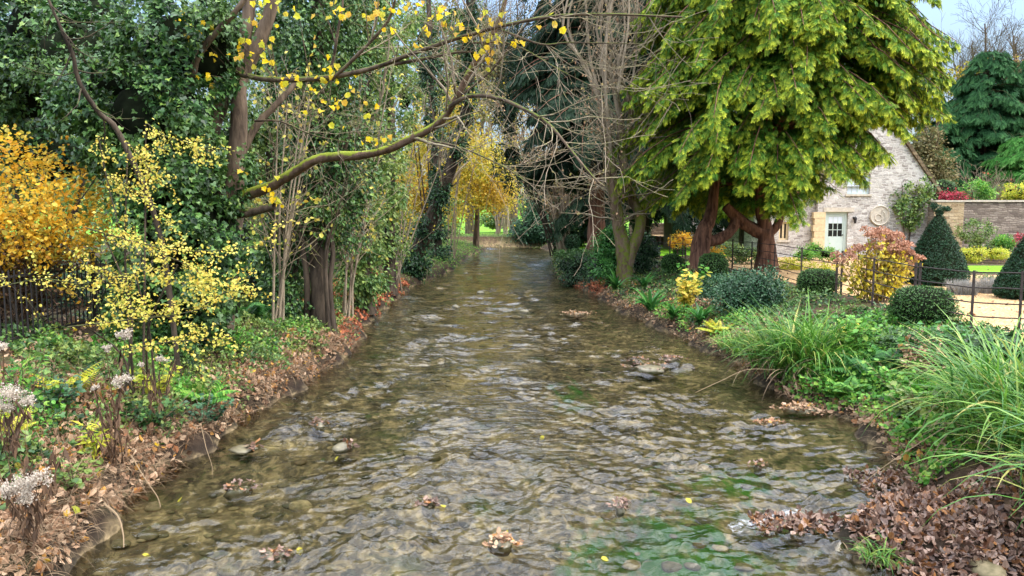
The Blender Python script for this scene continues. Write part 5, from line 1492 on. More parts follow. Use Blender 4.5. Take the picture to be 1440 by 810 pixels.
# hydrangea with faded heads
p = gp(1230, 425)
t = thing('faded_hydrangea', 'large hydrangea with russet faded flower heads and yellow leaves behind the fence', 'shrub', p)
mb = MB(); Q = []; heads = []
k = p[1] / F_PX
for i in range(46):
    x = RNG.uniform(-48, 50); zt = np.interp(abs(x), [0, 30, 52], [106, 98, 62]) * RNG.uniform(.66, 1.0)
    e = p + np.array([x * k, RNG.uniform(-.45, .45), zt * k]); heads.append(e)
    bb = p + np.array([x * k * .3, RNG.uniform(-.2, .2), 0]); Q.append(curve([bb, (bb + e) / 2 + RNG.normal(size=3) * .05, e], 10))
Q = np.stack(Q); tubes(mb, Q, np.broadcast_to(np.linspace(.012, .006, 10), Q.shape[:2]), 5); mb.build('stem', M['straw'], t, True)
mb = MB()
for e in heads:
    r = RNG.uniform(.09, .15); u = rvec(110); u[:, 2] = np.abs(u[:, 2]) * .8 - .15
    leaves(mb, e + u * r, rvec(110) + u * .3, u + RNG.normal(size=u.shape) * .3, RNG.uniform(.03, .05, 110), ROUND)
mb.build('flower_heads', M['hyd'], t)
mb = MB(); pp, T_ = along(Q, 2000, .15, .95)
leaves(mb, pp + RNG.normal(size=pp.shape) * .07, rvec(len(pp)) + np.array([0, -.3, -.6]), np.array([0, -.7, .6]) + RNG.normal(size=pp.shape) * .5, RNG.uniform(.05, .11, len(pp)), DIAM, wide=1.5)
mb.build('leaves', M['hydleaf'], t)
# lavender row, bedding, shrub against wall, things above the wall
def lavender(label, px, py, wpx, hpx):
    p = gp(px, py); k = p[1] / F_PX; n = 1500
    mb = MB(); B = p + np.stack([RNG.uniform(-wpx, wpx, n) * k * .4, RNG.uniform(-.25, .25, n), 0 * np.zeros(n)], -1)
    blades(mb, B, RNG.uniform(0, 6.28, n), RNG.uniform(.6, 1, n) * hpx * k, np.full(n, .012), RNG.uniform(0, .5, n), RNG.uniform(0, .5, n), n=4)
    return tag(mb.build('lavender', M['lav'], None), label, 'plant', 'lavender along the gravel')
lavender('grey lavender between the big cone and the gravel', 1352, 414, 34, 24)
lavender('grey lavender beside the cone at the right edge', 1392, 412, 40, 26)
bush('yellow-green shrub standing before the garden wall', [px_blob(1372, 325, 31.5, 26, 16, .5), px_blob(1378, 345, 31.2, 16, 10, .4)], 2600, .085, 'ivy_mid', 'garden_shrub', core=False, sub=(.12, .28))
bush('bright green bedding plant under the garden wall', [px_blob(1410, 342, 31, 18, 9, .4)], 1500, .08, 'herb', 'bedding_plant', 'plant', stems=False, sub=(.1, .2))
bush('pale bedding mound at the left end of the lawn', [px_blob(1368, 358, 29.5, 22, 9, .5), px_blob(1400, 356, 29.5, 18, 7, .5)], 2600, .07, 'yfern', 'bedding_plant', 'plant', stems=False, sub=(.1, .2))
bush('low dark planting along the front of the lawn', [px_blob(1395, 396, 22, 40, 7, .3)], 1800, .06, 'ivy_mid', 'bedding_plant', 'plant', stems=False, sub=(.1, .2))
bush('red-flowered plant at the right edge under the wall', [px_blob(1434, 338, 30.5, 7, 10, .3)], 500, .08, 'red', 'bedding_plant', 'plant', stems=False, core=False, sub=(.1, .2))
bush('crimson shrub showing over the garden wall', [px_blob(1340, 278, 37, 20, 7, .5), px_blob(1330, 276, 37, 10, 6, .4)], 1600, .10, 'red', 'crimson_shrub', 'shrub', core=False, sub=(.12, .25))
p = at(1325, 268, 38); p[2] = .95
topiary('topiary_dome', 'rounded clipped dome rising above the wall by the cottage roof', 'topiary', p, arc(.95, -.1, at(1325, 252, 38)[2] - .9, 11), 9000, .06, 'box')
bush('light green shrub over the wall right of the crimson one', [px_blob(1368, 268, 38, 18, 12, .6), px_blob(1385, 274, 38, 14, 9, .5)], 1800, .11, 'herb', 'garden_shrub', core=False, sub=(.15, .3))
bush('variegated pale shrub over the wall at the right edge', [px_blob(1432, 272, 38, 22, 14, .7)], 1800, .12, 'yfern', 'garden_shrub', sub=(.15, .3))
bare_shrub('bare dark-red twiggy shrub poking over the wall', 1396, 39, 258, .35, 8, 120, 'litter_red', th=.03, base_py=300)

# ---- trees behind the cottage
RC = lambda r, zl, zt, pw=.7: Ry(r, zl, zt, pw)
conifer('tall blue-green conifer directly behind the garden wall', gpt(1378, 300, 58), at(1378, 100, 58)[2] + 1.5, 1.5, lambda a, z: 4.3 * np.interp(z, [1, 4, 9, 13, 16.5], [.8, 1, .9, .6, .1]), 280, 24000, .62, 'conifer', .3, .15)
conifer('conifer half cut off by the right edge, tallest there', gpt(1450, 300, 62), at(1440, 70, 62)[2], 1.5, lambda a, z: 4.0 * np.interp(z, [1, 4, 12, 15, 18], [.8, 1, .9, .6, .1]), 220, 16000, .62, 'conifer', .3, .15)
conifer('brighter green conifer low at the right edge over the wall', gpt(1445, 300, 50), at(1440, 190, 50)[2], 1.5, lambda a, z: 3.2 * np.interp(z, [1, 4, 7, 9.5], [.8, 1, .7, .1]), 150, 11000, .55, 'conifer_green', .2, .2)
conifer('slim dark conifer between cypress and cottage roof', gpt(1312, 300, 56), at(1312, 130, 56)[2], 1.5, lambda a, z: 2.6 * np.interp(z, [1, 4, 8, 12], [.8, 1, .8, .1]), 140, 9000, .6, 'conifer', .3, .15)
autumn('dull brown-leaved tree behind the cottage roof', [[gpt(1310, 300, 47), at(1310, 250, 47), at(1306, 200, 47)]], [px_blob(1306, 230, 47, 28, 26, 1.4), px_blob(1322, 250, 47, 18, 16, 1), px_blob(1300, 200, 47, 24, 18, 1.2)], 4500, .16, 'olive')
def big_bare(label, px, d, top, r, leaves_n=0, mat='autumn'):
    b = gpt(px, 300, d); zt = at(px, top, d)[2]
    t = thing('bare_tree', label, 'tree', b)
    mb = MB()
    P = curve([b, b + np.array([.1, 0, (zt - b[2]) * .3]), b + np.array([0, 0, (zt - b[2]) * .62])], 12)[None]; R = np.linspace(.5, .3, 12)[None]
    tubes(mb, P, R, 8)
    a, ra = spawn(P, R, 16, .45, 1, (15, 60), rr=.6, n=9, up=.35, wander=.1, length=((zt - b[2]) * .3, (zt - b[2]) * .5)); tubes(mb, a, ra, 5)
    mb.build('trunk', M['bark'], t, True)
    mb = MB()
    c, rc = spawn(a, ra, 9, .2, 1, (20, 55), rr=.5, n=7, up=.2, wander=.14, length=(r * .3, r * .7)); tubes(mb, c, np.maximum(rc, .02), 4)
    e, re = spawn(c, rc, 6, .2, 1, (20, 60), rr=.5, n=5, up=.12, wander=.2, length=(r * .12, r * .32)); tubes(mb, e, np.maximum(re, .014), 3)
    f, rf = spawn(e, re, 3, .3, 1, (20, 60), rr=.6, n=4, up=.1, wander=.2, length=(r * .06, r * .16)); tubes(mb, f, np.maximum(rf, .011), 3)
    mb.build('branch', M['bark'], t, True)
    if leaves_n:
        mb = MB(); pp, T_ = along(f, leaves_n, .2, 1); lo = pp[:, 2] < np.percentile(pp[:, 2], 65); pp = pp[lo]
        leaves(mb, pp, rvec(len(pp)), rvec(len(pp)), RNG.uniform(.2, .36, len(pp)), ROUND); mb.build('leaves', M[mat], t)
big_bare('dense leafless tree closing the sky gap above the stream', 660, 80, -10, 7, 1500, 'olive')
big_bare('leafless tree with a wide net of twigs right of the sky gap', 722, 84, 10, 7, 1000, 'olive')
big_bare('spreading leafless tree against the sky at the top right', 1368, 82, 42, 8, 3000)
big_bare('leafless tree with ochre leaves low down at the far right', 1440, 80, 62, 7, 3500, 'tan')

# ---- woods far off: reads as one mass
mb = MB(); bl = []
for i in range(70):
    x = RNG.uniform(-75, 75); y = 108 + RNG.uniform(0, 16); zc = RNG.uniform(2, 5) + float(gz(x, y)); r = RNG.uniform(4, 7)
    bl.append((np.array([x, y, zc]), (r, r, r * RNG.uniform(.8, 1.2))))
blob_leaves(mb, bl, 26000, .8, DIAM, sub=(1, 2.4), per=35)
tag(mb.build('woodland', M['ivy_mid'], None), kind='stuff')
mb = MB(); bl = []
for i in range(26):
    x = RNG.uniform(-34, -13); y = RNG.uniform(20, 60); r = RNG.uniform(2.5, 4)
    bl.append((np.array([x, y, RNG.uniform(1, 9)]), (r, r, r)))
for i in range(14):
    x = RNG.uniform(-20, -8); y = RNG.uniform(40, 60); r = RNG.uniform(2, 3.5)
    bl.append((np.array([x, y, RNG.uniform(2, 10)]), (r, r, r)))
blob_leaves(mb, bl, 30000, .36, DIAM, sub=(.6, 1.3), per=40, front=.6)
tag(mb.build('woodland', M['ivy_mid'], None), kind='stuff')

# shrubs that close the far lawn
bush('round green shrub on the far lawn left of the golden tree', [px_blob(628, 322, 72, 22, 12, 1.6)], 1700, .24, 'ivy_mid')
bush('round green shrub half hidden by the ivy trunks, on the far lawn', [px_blob(600, 318, 74, 26, 16, 1.6)], 1800, .24, 'ivy_mid')
bush('low shrub at the back of the far lawn between golden tree and laurel', [px_blob(700, 309, 86, 26, 10, 1.8)], 2400, .28, 'ivy_mid', stems=False)
# ================================================================== BANKS, WATER'S EDGE
def n2(x, y, s, ph=0.):
    return (np.sin(x * s + ph + 1.7 * np.sin(y * s * .7 + ph)) + np.sin(y * s * 1.3 - ph + 1.3 * np.cos(x * s * .8)) + .7 * np.sin((x + y) * s * 2.1 + ph)) / 2.7
def bankpts(n, side, y0, y1, e0, e1, ypow=1.0, epow=1.0, patch=None):
    k = n * 3 if patch else n
    y = y0 + (y1 - y0) * RNG.random(k) ** ypow; e = e0 + (e1 - e0) * RNG.random(k) ** epow
    x = XL(y) - e if side == 'L' else XR(y) + e
    if patch:
        v = n2(x, y, patch[0], patch[1]); keep = v > patch[2]
        x, y = x[keep][:n], y[keep][:n]
    return x, y, gz(x, y)
def litter(name, mat, spots, size=(.035, .105), lift=.04):
    mb = MB()
    for x, y, z in spots:
        n = len(x)
        P = np.stack([x, y, z + RNG.random(n) * lift], -1)
        N = np.array([0, 0, 1.]) + RNG.normal(size=(n, 3)) * .6
        leaves(mb, P, rvec(n), N, RNG.uniform(size[0], size[1], n), LITTER)
    return tag(mb.build(name, M[mat], None), kind='stuff')
litter('fallen_leaves', 'litter', [bankpts(9000, 'L', 4.6, 16, -.02, .9, 1.3), bankpts(9000, 'L', 4.4, 9.5, .5, 2.6, 1.3), bankpts(4000, 'L', 4.4, 15, 1, 4.5, 1.3), bankpts(5000, 'R', 12, 30, 0, 1.6), bankpts(2500, 'R', 7.5, 14, 0, .5), (lambda x, y: (x, y, np.full(len(x), .972)))(RNG.uniform(8.2, 21, 900), 11 + 22 * RNG.random(900) ** 1.3)])
litter('russet_leaves', 'litter_red', [bankpts(5000, 'L', 15.5, 29, 0, 1.8), bankpts(1500, 'R', 26, 33, 0, .6)], (.07, .13))
litter('yellow_fallen_leaves', 'yellow', [bankpts(260, 'L', 4.6, 14, 0, 4, 1.3)], (.05, .10), .06)

def cover(name, mat, spots, size, h, tpl=DIAM, up=.9):
    mb = MB()
    for x, y, z in spots:
        n = len(x)
        P = np.stack([x, y, z + .02 + RNG.random(n) ** 1.5 * h * (.5 + .5 * n2(x, y, 3.1, .4))], -1)
        leaves(mb, P, rvec(n) + np.array([0, -.2, .1]), np.array([0, -.15, up]) + RNG.normal(size=(n, 3)) * .5, RNG.uniform(.6, 1.3, n) * size, tpl)
    return tag(mb.build(name, M[mat], None), kind='stuff')
cover('ground_ivy', 'ivy', [bankpts(13000, 'L', 5, 26, .5, 4.5, 1.2, 1, (1.6, 1.1, .0)), bankpts(5000, 'L', 4.8, 9, .6, 4.5, 1, 1, (2.2, .3, -.1)), bankpts(14000, 'R', 8, 32, .25, 3.6, 1, 1, (1.2, .6, -.25)), bankpts(6000, 'R', 8, 15, .3, 3.4)], .065, .26, IVY)
cover('undergrowth', 'ivy_mid', [(lambda x, y: (x, y, gz(x, y)))(RNG.uniform(-9, 3.4, 12000), RNG.uniform(66.5, 74.5, 12000)), bankpts(9000, 'L', 6, 26, .4, 4.0, 1.2, 1, (1.3, 3.1, .05)), bankpts(9000, 'L', 9.5, 20, .35, 2.6), bankpts(2600, 'L', 5, 18, .12, .9, 1.2, 1, (2.6, 1.9, .15)), bankpts(9000, "L", 15, 60, -.05, 4), bankpts(6000, 'R', 8, 34, .2, 3.4, 1, 1, (1.5, 2.2, .1)), bankpts(5000, 'R', 33, 60, -.1, 1.2)], .07, .34)
cover('green_weeds', 'herb', [bankpts(5500, 'R', 7.2, 12, .05, 1.3), bankpts(1800, 'R', 11, 20, .15, 1.2, 1, 1, (2.3, .4, .1)), bankpts(5000, 'R', 8, 14, .3, 2.6), bankpts(5500, 'L', 5.2, 15, .5, 3.6, 1.2, 1, (1.9, 5.1, .28)), bankpts(5000, 'R', 8, 14, .35, 3, 1, 1, (1.9, 4.2, .0)), bankpts(2500, 'L', 30, 60, -.1, 3.5), bankpts(3000, 'L', 38, 63, -.1, 2.5)], .06, .34, ROUND)
# dead grass and roots hanging over the water's edge
mb = MB()
for side, y0, y1, n in (('L', 4.6, 17, 5200), ('R', 7.4, 30, 4200)):
    x, y, z = bankpts(n, side, y0, y1, .0, .42, 1.2)
    az = np.where(RNG.random(n) < .75, (0 if side == 'L' else math.pi) + RNG.normal(size=n) * .7, RNG.uniform(0, 6.28, n))
    blades(mb, np.stack([x, y, z], -1), az, RNG.uniform(.12, .42, n), RNG.uniform(.004, .010, n), RNG.uniform(.5, 1.3, n), RNG.uniform(.8, 2.0, n), n=6)
x, y, z = bankpts(2200, 'L', 4.6, 12, .05, 2.2, 1.3)
blades(mb, np.stack([x, y, z], -1), RNG.uniform(0, 6.28, 2200), RNG.uniform(.15, .55, 2200), np.full(2200, .006), RNG.uniform(.1, .9, 2200), RNG.uniform(.3, 1.8, 2200), n=6)
tag(mb.build('dead_grass', M['straw'], None), kind='stuff')

# sedges
def sedge(label, spots, n, L0, wd, mat='sedge', name='sedge_clump', rad=.3, dirs=None, droop=(1.0, 2.2), lean=(.05, .6)):
    base = spots[0]
    t = thing(name, label, 'grass clump', base)
    n = int(n * 1.35); wd = wd * 1.15
    mb = MB()
    for sp in spots:
        m_ = n // len(spots)
        B = sp + RNG.normal(size=(m_, 3)) * np.array([rad, rad, .02]) * .5
        az = RNG.uniform(0, 6.28, m_) if dirs is None else dirs + RNG.normal(size=m_) * 1.0
        blades(mb, B, az, L0 * RNG.uniform(.55, 1.15, m_), wd * RNG.uniform(.7, 1.2, m_), RNG.uniform(lean[0], lean[1], m_), RNG.uniform(droop[0], droop[1], m_))
    mb.build('blades', M[mat], t)
    mb = MB(); m_ = n // 5
    k = RNG.integers(0, len(spots), m_)
    B = np.array(spots)[k] + RNG.normal(size=(m_, 3)) * np.array([rad, rad, .01]) * .6
    blades(mb, B, RNG.uniform(0, 6.28, m_), L0 * RNG.uniform(.4, .9, m_), wd * RNG.uniform(.5, .9, m_), RNG.uniform(.7, 1.3, m_), RNG.uniform(.9, 1.7, m_))
    mb.build('dead_blades', M['straw'], t)
    return t
sedge('lush sedge clump overhanging the water midway along the right bank', [gp(1105, 512), gp(1135, 510), gp(1080, 515), gp(1150, 520), gp(1115, 530)], 620, 1.4, .019, rad=.34, dirs=None, droop=(.7, 2.0), lean=(.05, .65))
sedge('big sedge filling the lower right corner with arching blades', [np.array([5.0, 6.9, .55]), np.array([4.95, 6.2, .5]), np.array([5.4, 7.9, .7]), np.array([5.0, 7.4, .6]), np.array([4.75, 5.6, .45])], 900, 1.45, .017, rad=.4, dirs=None, droop=(.9, 2.1), lean=(.05, .6))
sedge('small grass tuft on the leaf heap in the water', [gp(1235, 790)], 90, .26, .008, rad=.14)
sedge('low sedge tuft at the water edge below the yellow-leaved bush', [gp(1042, 500), gp(1030, 492)], 160, .6, .012, rad=.2)

# ferns
def fern(label, p, n=14, L0=.42, strap=True, mat='fern', group=None, name='fern'):
    t = thing(name, label, 'fern', p, group)
    mb = MB(); az = RNG.uniform(0, 6.28, n); ln = L0 * RNG.uniform(.7, 1.15, n)
    B = np.repeat(np.asarray(p)[None], n, 0) + RNG.normal(size=(n, 3)) * .03
    lean, dr = RNG.uniform(.15, .7, n), RNG.uniform(.6, 1.5, n)
    if strap:
        blades(mb, B, az, ln, np.full(n, .055) * L0 / .42, lean, dr, n=7, twist=.15)
    else:
        for i in range(n):
            tt = np.linspace(.12, 1, 16); th = lean[i] + dr[i] * tt
            r = np.cumsum(np.sin(th)) * ln[i] / 16; z = np.cumsum(np.cos(th)) * ln[i] / 16
            h = np.array([math.cos(az[i]), math.sin(az[i]), 0]); s = np.array([-h[1], h[0], 0])
            C = B[i] + h * r[:, None] + np.array([0, 0, 1.]) * z[:, None]
            tubes(mb, C, np.full(16, .003), 3)
            for sg in (-1, 1):
                wl = ln[i] * .26 * np.sin(np.pi * np.clip(tt * .85 + .12, 0, 1))
                leaves(mb, C, np.repeat((s * sg + h * .35)[None], 16, 0) + np.array([0, 0, -.25]), np.repeat((np.array([0, 0, 1.]) + h * .4)[None], 16, 0), wl, LANCE, wide=1.5)
    mb.build('fronds', M[mat], t)
    return t
for lab, px, py, s, l_ in (("hart's tongue fern at the foot of the forked mossy trunk", 866, 408, True, .75), ("hart's tongue fern right of the mossy trunk foot", 905, 405, True, .7),
                           ("big hart's tongue fern low on the leafy slope below the mossy trunk", 915, 438, True, .85), ("small hart's tongue fern by the yellow-leaved bush", 948, 448, True, .55),
                           ("hart's tongue fern between the fence and the yellow-leaved bush", 985, 455, True, .6)):
    fern(lab, gp(px, py), 30, l_, s, group=None)
for lab, px, py, l_, mt in (('green fern in the ivy behind the leaf bank on the left', 352, 452, .7, 'fern'), ('bright lacy fern sprawling down the left bank above the water', 288, 570, .55, 'herb'),
                            ('dense green fern right of the overhanging sedge', 1215, 535, .62, 'fern'), ('green fern under the fence beside the box bush', 1255, 520, .6, 'fern'), ('broad fern hanging above the roots on the right bank', 1190, 560, .5, 'herb'),
                            ('light fern between the sedge and the corner grass', 1290, 570, .5, 'herb'), ('yellowing fern above the water left of the far sedge tuft', 1010, 470, .45, 'yfern'), ('yellow-green fern low at the left edge', 18, 620, .5, 'yfern'), ('yellowing fern by the white seed heads', 95, 560, .5, 'yfern')):
    fern(lab, gp(px, py), 16, l_, False, mt)

# leafy weeds
def weed(label, p, n, h, mat, spread=.18, size=.08, tpl=ROUND, name='leafy_weed'):
    t = thing(name, label, 'plant', p)
    Q = []
    for i in range(n):
        a = RNG.uniform(0, 6.28); e = np.asarray(p) + np.array([math.cos(a) * spread * RNG.uniform(.2, 1.2), math.sin(a) * spread * RNG.uniform(.2, 1.2), h * RNG.uniform(.5, 1.1)])
        Q.append(curve([p, (p + e) / 2 + RNG.normal(size=3) * .02, e], 8))
    Q = np.stack(Q); mb = MB(); tubes(mb, Q, np.broadcast_to(np.linspace(.006, .003, 8), Q.shape[:2]), 4); mb.build('stem', M['straw'], t)
    mb = MB(); m_ = n * 12; pp, T_ = along(Q, m_, .2, 1)
    leaves(mb, pp, rvec(m_) * np.array([1, 1, .4]) + np.array([0, 0, -.1]), np.array([0, -.2, 1.]) + RNG.normal(size=(m_, 3)) * .35, RNG.uniform(.6, 1.3, m_) * size, tpl); mb.build('leaves', M[mat], t)
    return t
weed('leafy weed with yellow-green leaves hanging from the left bank by the seed heads', gp(135, 640), 7, .34, 'yfern', .12, .13, LANCE)
weed('yellow-green weed at the far left edge under the railings', gp(25, 560), 14, .5, 'herb', .35, .10, LANCE)
weed('dark bramble thicket on the left bank below the railings', gp(75, 580), 26, .42, 'bluegreen', .5, .07)
weed('ivy-green bramble trailing down to the water on the left bank', gp(285, 600), 22, .36, 'bluegreen', .4, .065)
weed('yellowish weed in the middle of the left bank', gp(215, 560), 14, .42, 'yfern', .3, .075)
weed('green bramble shoot overhanging the roots on the right bank', gp(1165, 558), 16, .25, 'herb', .34, .075)
weed('pale green bramble above the leaf heap on the right bank', gp(1285, 620), 16, .3, 'herb', .34, .075)
weed('lush nettle-like weed behind the overhanging sedge', gp(1215, 500), 22, .45, 'herb', .35, .09, LANCE)
weed('green weed crowding the bank top below the near fence posts', gp(1310, 520), 24, .4, 'herb', .45, .085)
weed('glossy ivy shoots tumbling over the bank beside the corner sedge', gp(1370, 560), 26, .45, 'ivy', .45, .075, IVY)
weed('tall green weed on the left bank behind the pale yellow sprays', gp(330, 500), 20, .4, 'herb', .4, .07)
weed('dark ivy shoots on the left bank in front of the yellow shrub', gp(210, 600), 24, .4, 'ivy', .45, .07, IVY)
weed('green weed at the lower left between the white seed heads', gp(100, 690), 16, .3, 'ivy_mid', .3, .06)
weed('tall leafy weed right behind the midway sedge clump', gp(1190, 505), 26, .7, 'herb', .4, .10)
weed('broad-leaved green weed on the bank crest between box bush and corner sedge', gp(1340, 515), 28, .6, 'fern', .5, .10)
weed('yellow-green weed on the bank face between the two sedges', gp(1260, 555), 22, .45, 'herb', .4, .08)
weed('mixed green weed overhanging the roots left of the corner sedge', gp(1300, 600), 24, .5, 'ivy_mid', .4, .08)
weed('yellow-leaved weed under the fence near the box bush', gp(1190, 480), 10, .34, 'lime', .22, .09)
weed('yellow-green bush on the right bank before the fence', gp(966, 436), 20, .95, 'lime', .42, .15, ROUND, 'yellow_leaved_bush')
weed('green-leaved top of a young shrub behind the yellow-leaved bush', gp(972, 422), 10, 1.0, 'herb', .4, .14, ROUND, 'young_shrub')
bush('big dark holly-like shrub on the right bank below the fence', [px_blob(1058, 402, 17.5, 40, 28, .6), px_blob(1035, 425, 17.3, 28, 22, .5), px_blob(1078, 425, 17.4, 26, 22, .5)], 8500, .06, 'bluegreen', 'holly_bush', 'bush', sub=(.12, .28))
bush('low holly-like shrub along the fence left of the big one', [px_blob(1010, 400, 20, 26, 12, .5), px_blob(1000, 420, 19.5, 24, 14, .5)], 3500, .06, 'bluegreen', 'holly_bush', 'bush', sub=(.1, .25), core=False)
bush('ivy mound spilling over the bank below the near fence posts', [px_blob(1330, 490, 10.5, 60, 16, .6), px_blob(1400, 490, 10, 60, 18, .6), px_blob(1270, 480, 11.5, 40, 12, .5)], 6500, .06, 'ivy', 'ivy_mound', 'ivy', tpl=IVY, sub=(.12, .25), stems=False, cq=.5)
# dead brown shrub with hanging roots on the right bank
t = thing('withered_shrub', 'withered brown shrub with a leggy stem above the roots on the right bank', 'shrub', gp(1300, 545))
mb = MB(); b = gp(1300, 545); Q = []
for i in range(26):
    e = b + np.array([RNG.normal() * .16, RNG.normal() * .12, RNG.uniform(.3, .75)]); Q.append(curve([b + RNG.normal(size=3) * .04 * np.array([1, 1, 0]), (b + e) / 2 + RNG.normal(size=3) * .04, e], 8))
Q = np.stack(Q); QR = np.broadcast_to(np.linspace(.012, .003, 8), Q.shape[:2]); tubes(mb, Q, QR, 4); a, ra = spawn(Q, QR, 7, .3, 1, (25, 70), rr=.5, n=5, up=.05, length=(.1, .3)); tubes(mb, a, np.maximum(ra, .002), 3)
mb.build('stem', M['straw'], t)
mb = MB(); pp, T_ = along(a, 500, .2, 1); leaves(mb, pp, rvec(500) + np.array([0, 0, -.5]), rvec(500), RNG.uniform(.03, .07, 500), LITTER); mb.build('leaves', M['litter'], t)

# seed-head plants
def seedplant(label, base, heads, d, nleaf=150):
    t = thing('seed_head_plant', label, 'plant', base)
    mb = MB(); Q = []; H = []
    for px, py, r in heads:
        e = at(px, py, d); H.append((e, r)); Q.append(curve([base + RNG.normal(size=3) * np.array([.08, .08, 0]), (base + e) / 2 + RNG.normal(size=3) * .04, e], 10))
    for _ in range(6):
        e = base + np.array([RNG.normal() * .18, RNG.normal() * .15, RNG.uniform(.4, .9)]); Q.append(curve([base + RNG.normal(size=3) * np.array([.08, .08, 0]), (base + e) / 2, e], 10))
    Q = np.stack(Q); QR = np.broadcast_to(np.linspace(.007, .003, 10), Q.shape[:2]); tubes(mb, Q, QR, 5)
    a, ra = spawn(Q, QR, 6, .3, 1, (25, 60), rr=.5, n=5, up=.05, length=(.08, .25)); tubes(mb, a, np.maximum(ra, .0015), 3)
    mb.build('stem', M['darkdead'], t)
    mb = MB(); pp, T_ = along(Q, nleaf, .25, .95); leaves(mb, pp, np.array([0, 0, -1.]) + rvec(nleaf) * .45, rvec(nleaf), RNG.uniform(.06, .13, nleaf), LANCE); mb.build('withered_leaves', M['darkdead'], t)
    for e, r in H:
        mb = MB(); m_ = int(520 * (r / .08) ** 1.3); cc = RNG.normal(size=(9, 3)) * np.array([.55, .4, .3]); u = cc[RNG.integers(0, 9, m_)] + RNG.normal(size=(m_, 3)) * .22; u[:, 2] += .35
        leaves(mb, e + u * r, rvec(m_) + np.array([0, 0, .6]), rvec(m_), RNG.uniform(.010, .024, m_), DIAM); mb.build('seed_head', M['seed'], t)
seedplant('tall withered plant with four white fluffy seed heads on the near left bank', gp(165, 655), [(176, 474, .06), (149, 492, .035), (168, 540, .075), (134, 547, .03)], 6.5)
seedplant('withered plant with dense white seed heads cut off by the left edge', gp(12, 650), [(18, 562, .10), (5, 490, .04), (2, 575, .06), (40, 570, .05)], 5.9)
seedplant('low plant with drooping dusty white seed heads at the lower left corner', gp(40, 770), [(50, 680, .09), (28, 690, .08), (8, 694, .07), (35, 705, .05)], 5.2)
seedplant('small brown plant with one pinkish seed head behind the tall seed heads', gp(225, 590), [(226, 508, .05), (198, 514, .03)], 7.6, 90)
# pale bent stalks at the water's edge
def stalk(label, pts, r=.006):
    t = thing('bent_stalk', label, 'stalk', at(*pts[0]))
    mb = MB(); tubes(mb, pxcurve(pts, 16), np.linspace(r, r * .5, 16), 5); return mb.build('stem', M['straw'], t)
stalk('pale bent stalk arching from the near left bank into the water', [(146, 708, 6.2), (165, 725, 6.15), (173, 750, 6.05), (174, 770, 5.95)], .009)
stalk('thin straw drooping over the water from the left bank', [(184, 640, 7.2), (205, 675, 7.1), (222, 700, 7.0), (227, 722, 6.9)], .006)
stalk('trailing bramble runner reaching the water on the left', [(282, 595, 8.2), (290, 630, 8.0), (298, 655, 7.9), (299, 676, 7.8)], .004)
stalk('long bare arching stem over the water left of the big sedge', [(1090, 520, 11.4), (1050, 520, 11.2), (1015, 535, 11.0), (978, 552, 10.7)], .006)
stalk('long straw reaching left from the corner sedge over the water', [(1330, 600, 7.3), (1290, 625, 7.3), (1245, 655, 7.2), (1210, 682, 7.1)], .005)

# ---- the leaf heap at the lower right and leaf clumps snagged in the stream
def leafmound(name, label, px, py, wpx, dpx, hgt, n, cat='leaf clump', mat='litter_wet', group=None, size=(.035, .07), rock=True):
    c = onz(px, py); k = c[1] / F_PX; rx_ = wpx * k / 2; ry_ = rx_ * dpx
    t = thing(name, label, cat, (c[0], c[1], 0), group)
    if rock:
        mb = MB(); stones(mb, [np.array([c[0], c[1], -.05])], [np.array([rx_ * .9, ry_ * .9, .075])], 0, .2); mb.build('stone', M['rock'], t, True)
    mb = MB(); a = RNG.uniform(0, 6.28, n); r = np.sqrt(RNG.random(n)) * 1.25 * (1 + .3 * np.sin(a * 3 + px))
    P = np.stack([c[0] + np.cos(a) * r * rx_, c[1] + np.sin(a) * r * ry_, .0 + hgt * (1 - r ** 2).clip(0) + RNG.random(n) * .03], -1)
    leaves(mb, P, rvec(n) * np.array([1, 1, .35]), np.array([0, -.1, 1.]) + RNG.normal(size=(n, 3)) * .3, RNG.uniform(size[0], size[1], n), LITTER)
    mb.build('leaves', M[mat], t)
    return t
n = 5200
a = RNG.uniform(0, 6.28, n); r = np.sqrt(RNG.random(n)) * 1.12
x = 3.95 + .95 * r * np.cos(a); y = 5.95 + .72 * r * np.sin(a); x = np.concatenate([x, RNG.uniform(2.2, 3.0, 350), RNG.uniform(3.6, 4.3, 500)]); y = np.concatenate([y, 6.5 + RNG.normal(size=350) * .10, RNG.uniform(6.9, 7.9, 500)])
z = np.maximum(gz(x, y), .0)
litter('sodden_leaves', 'litter_wet', [(x, y, z)], (.04, .085), .05)
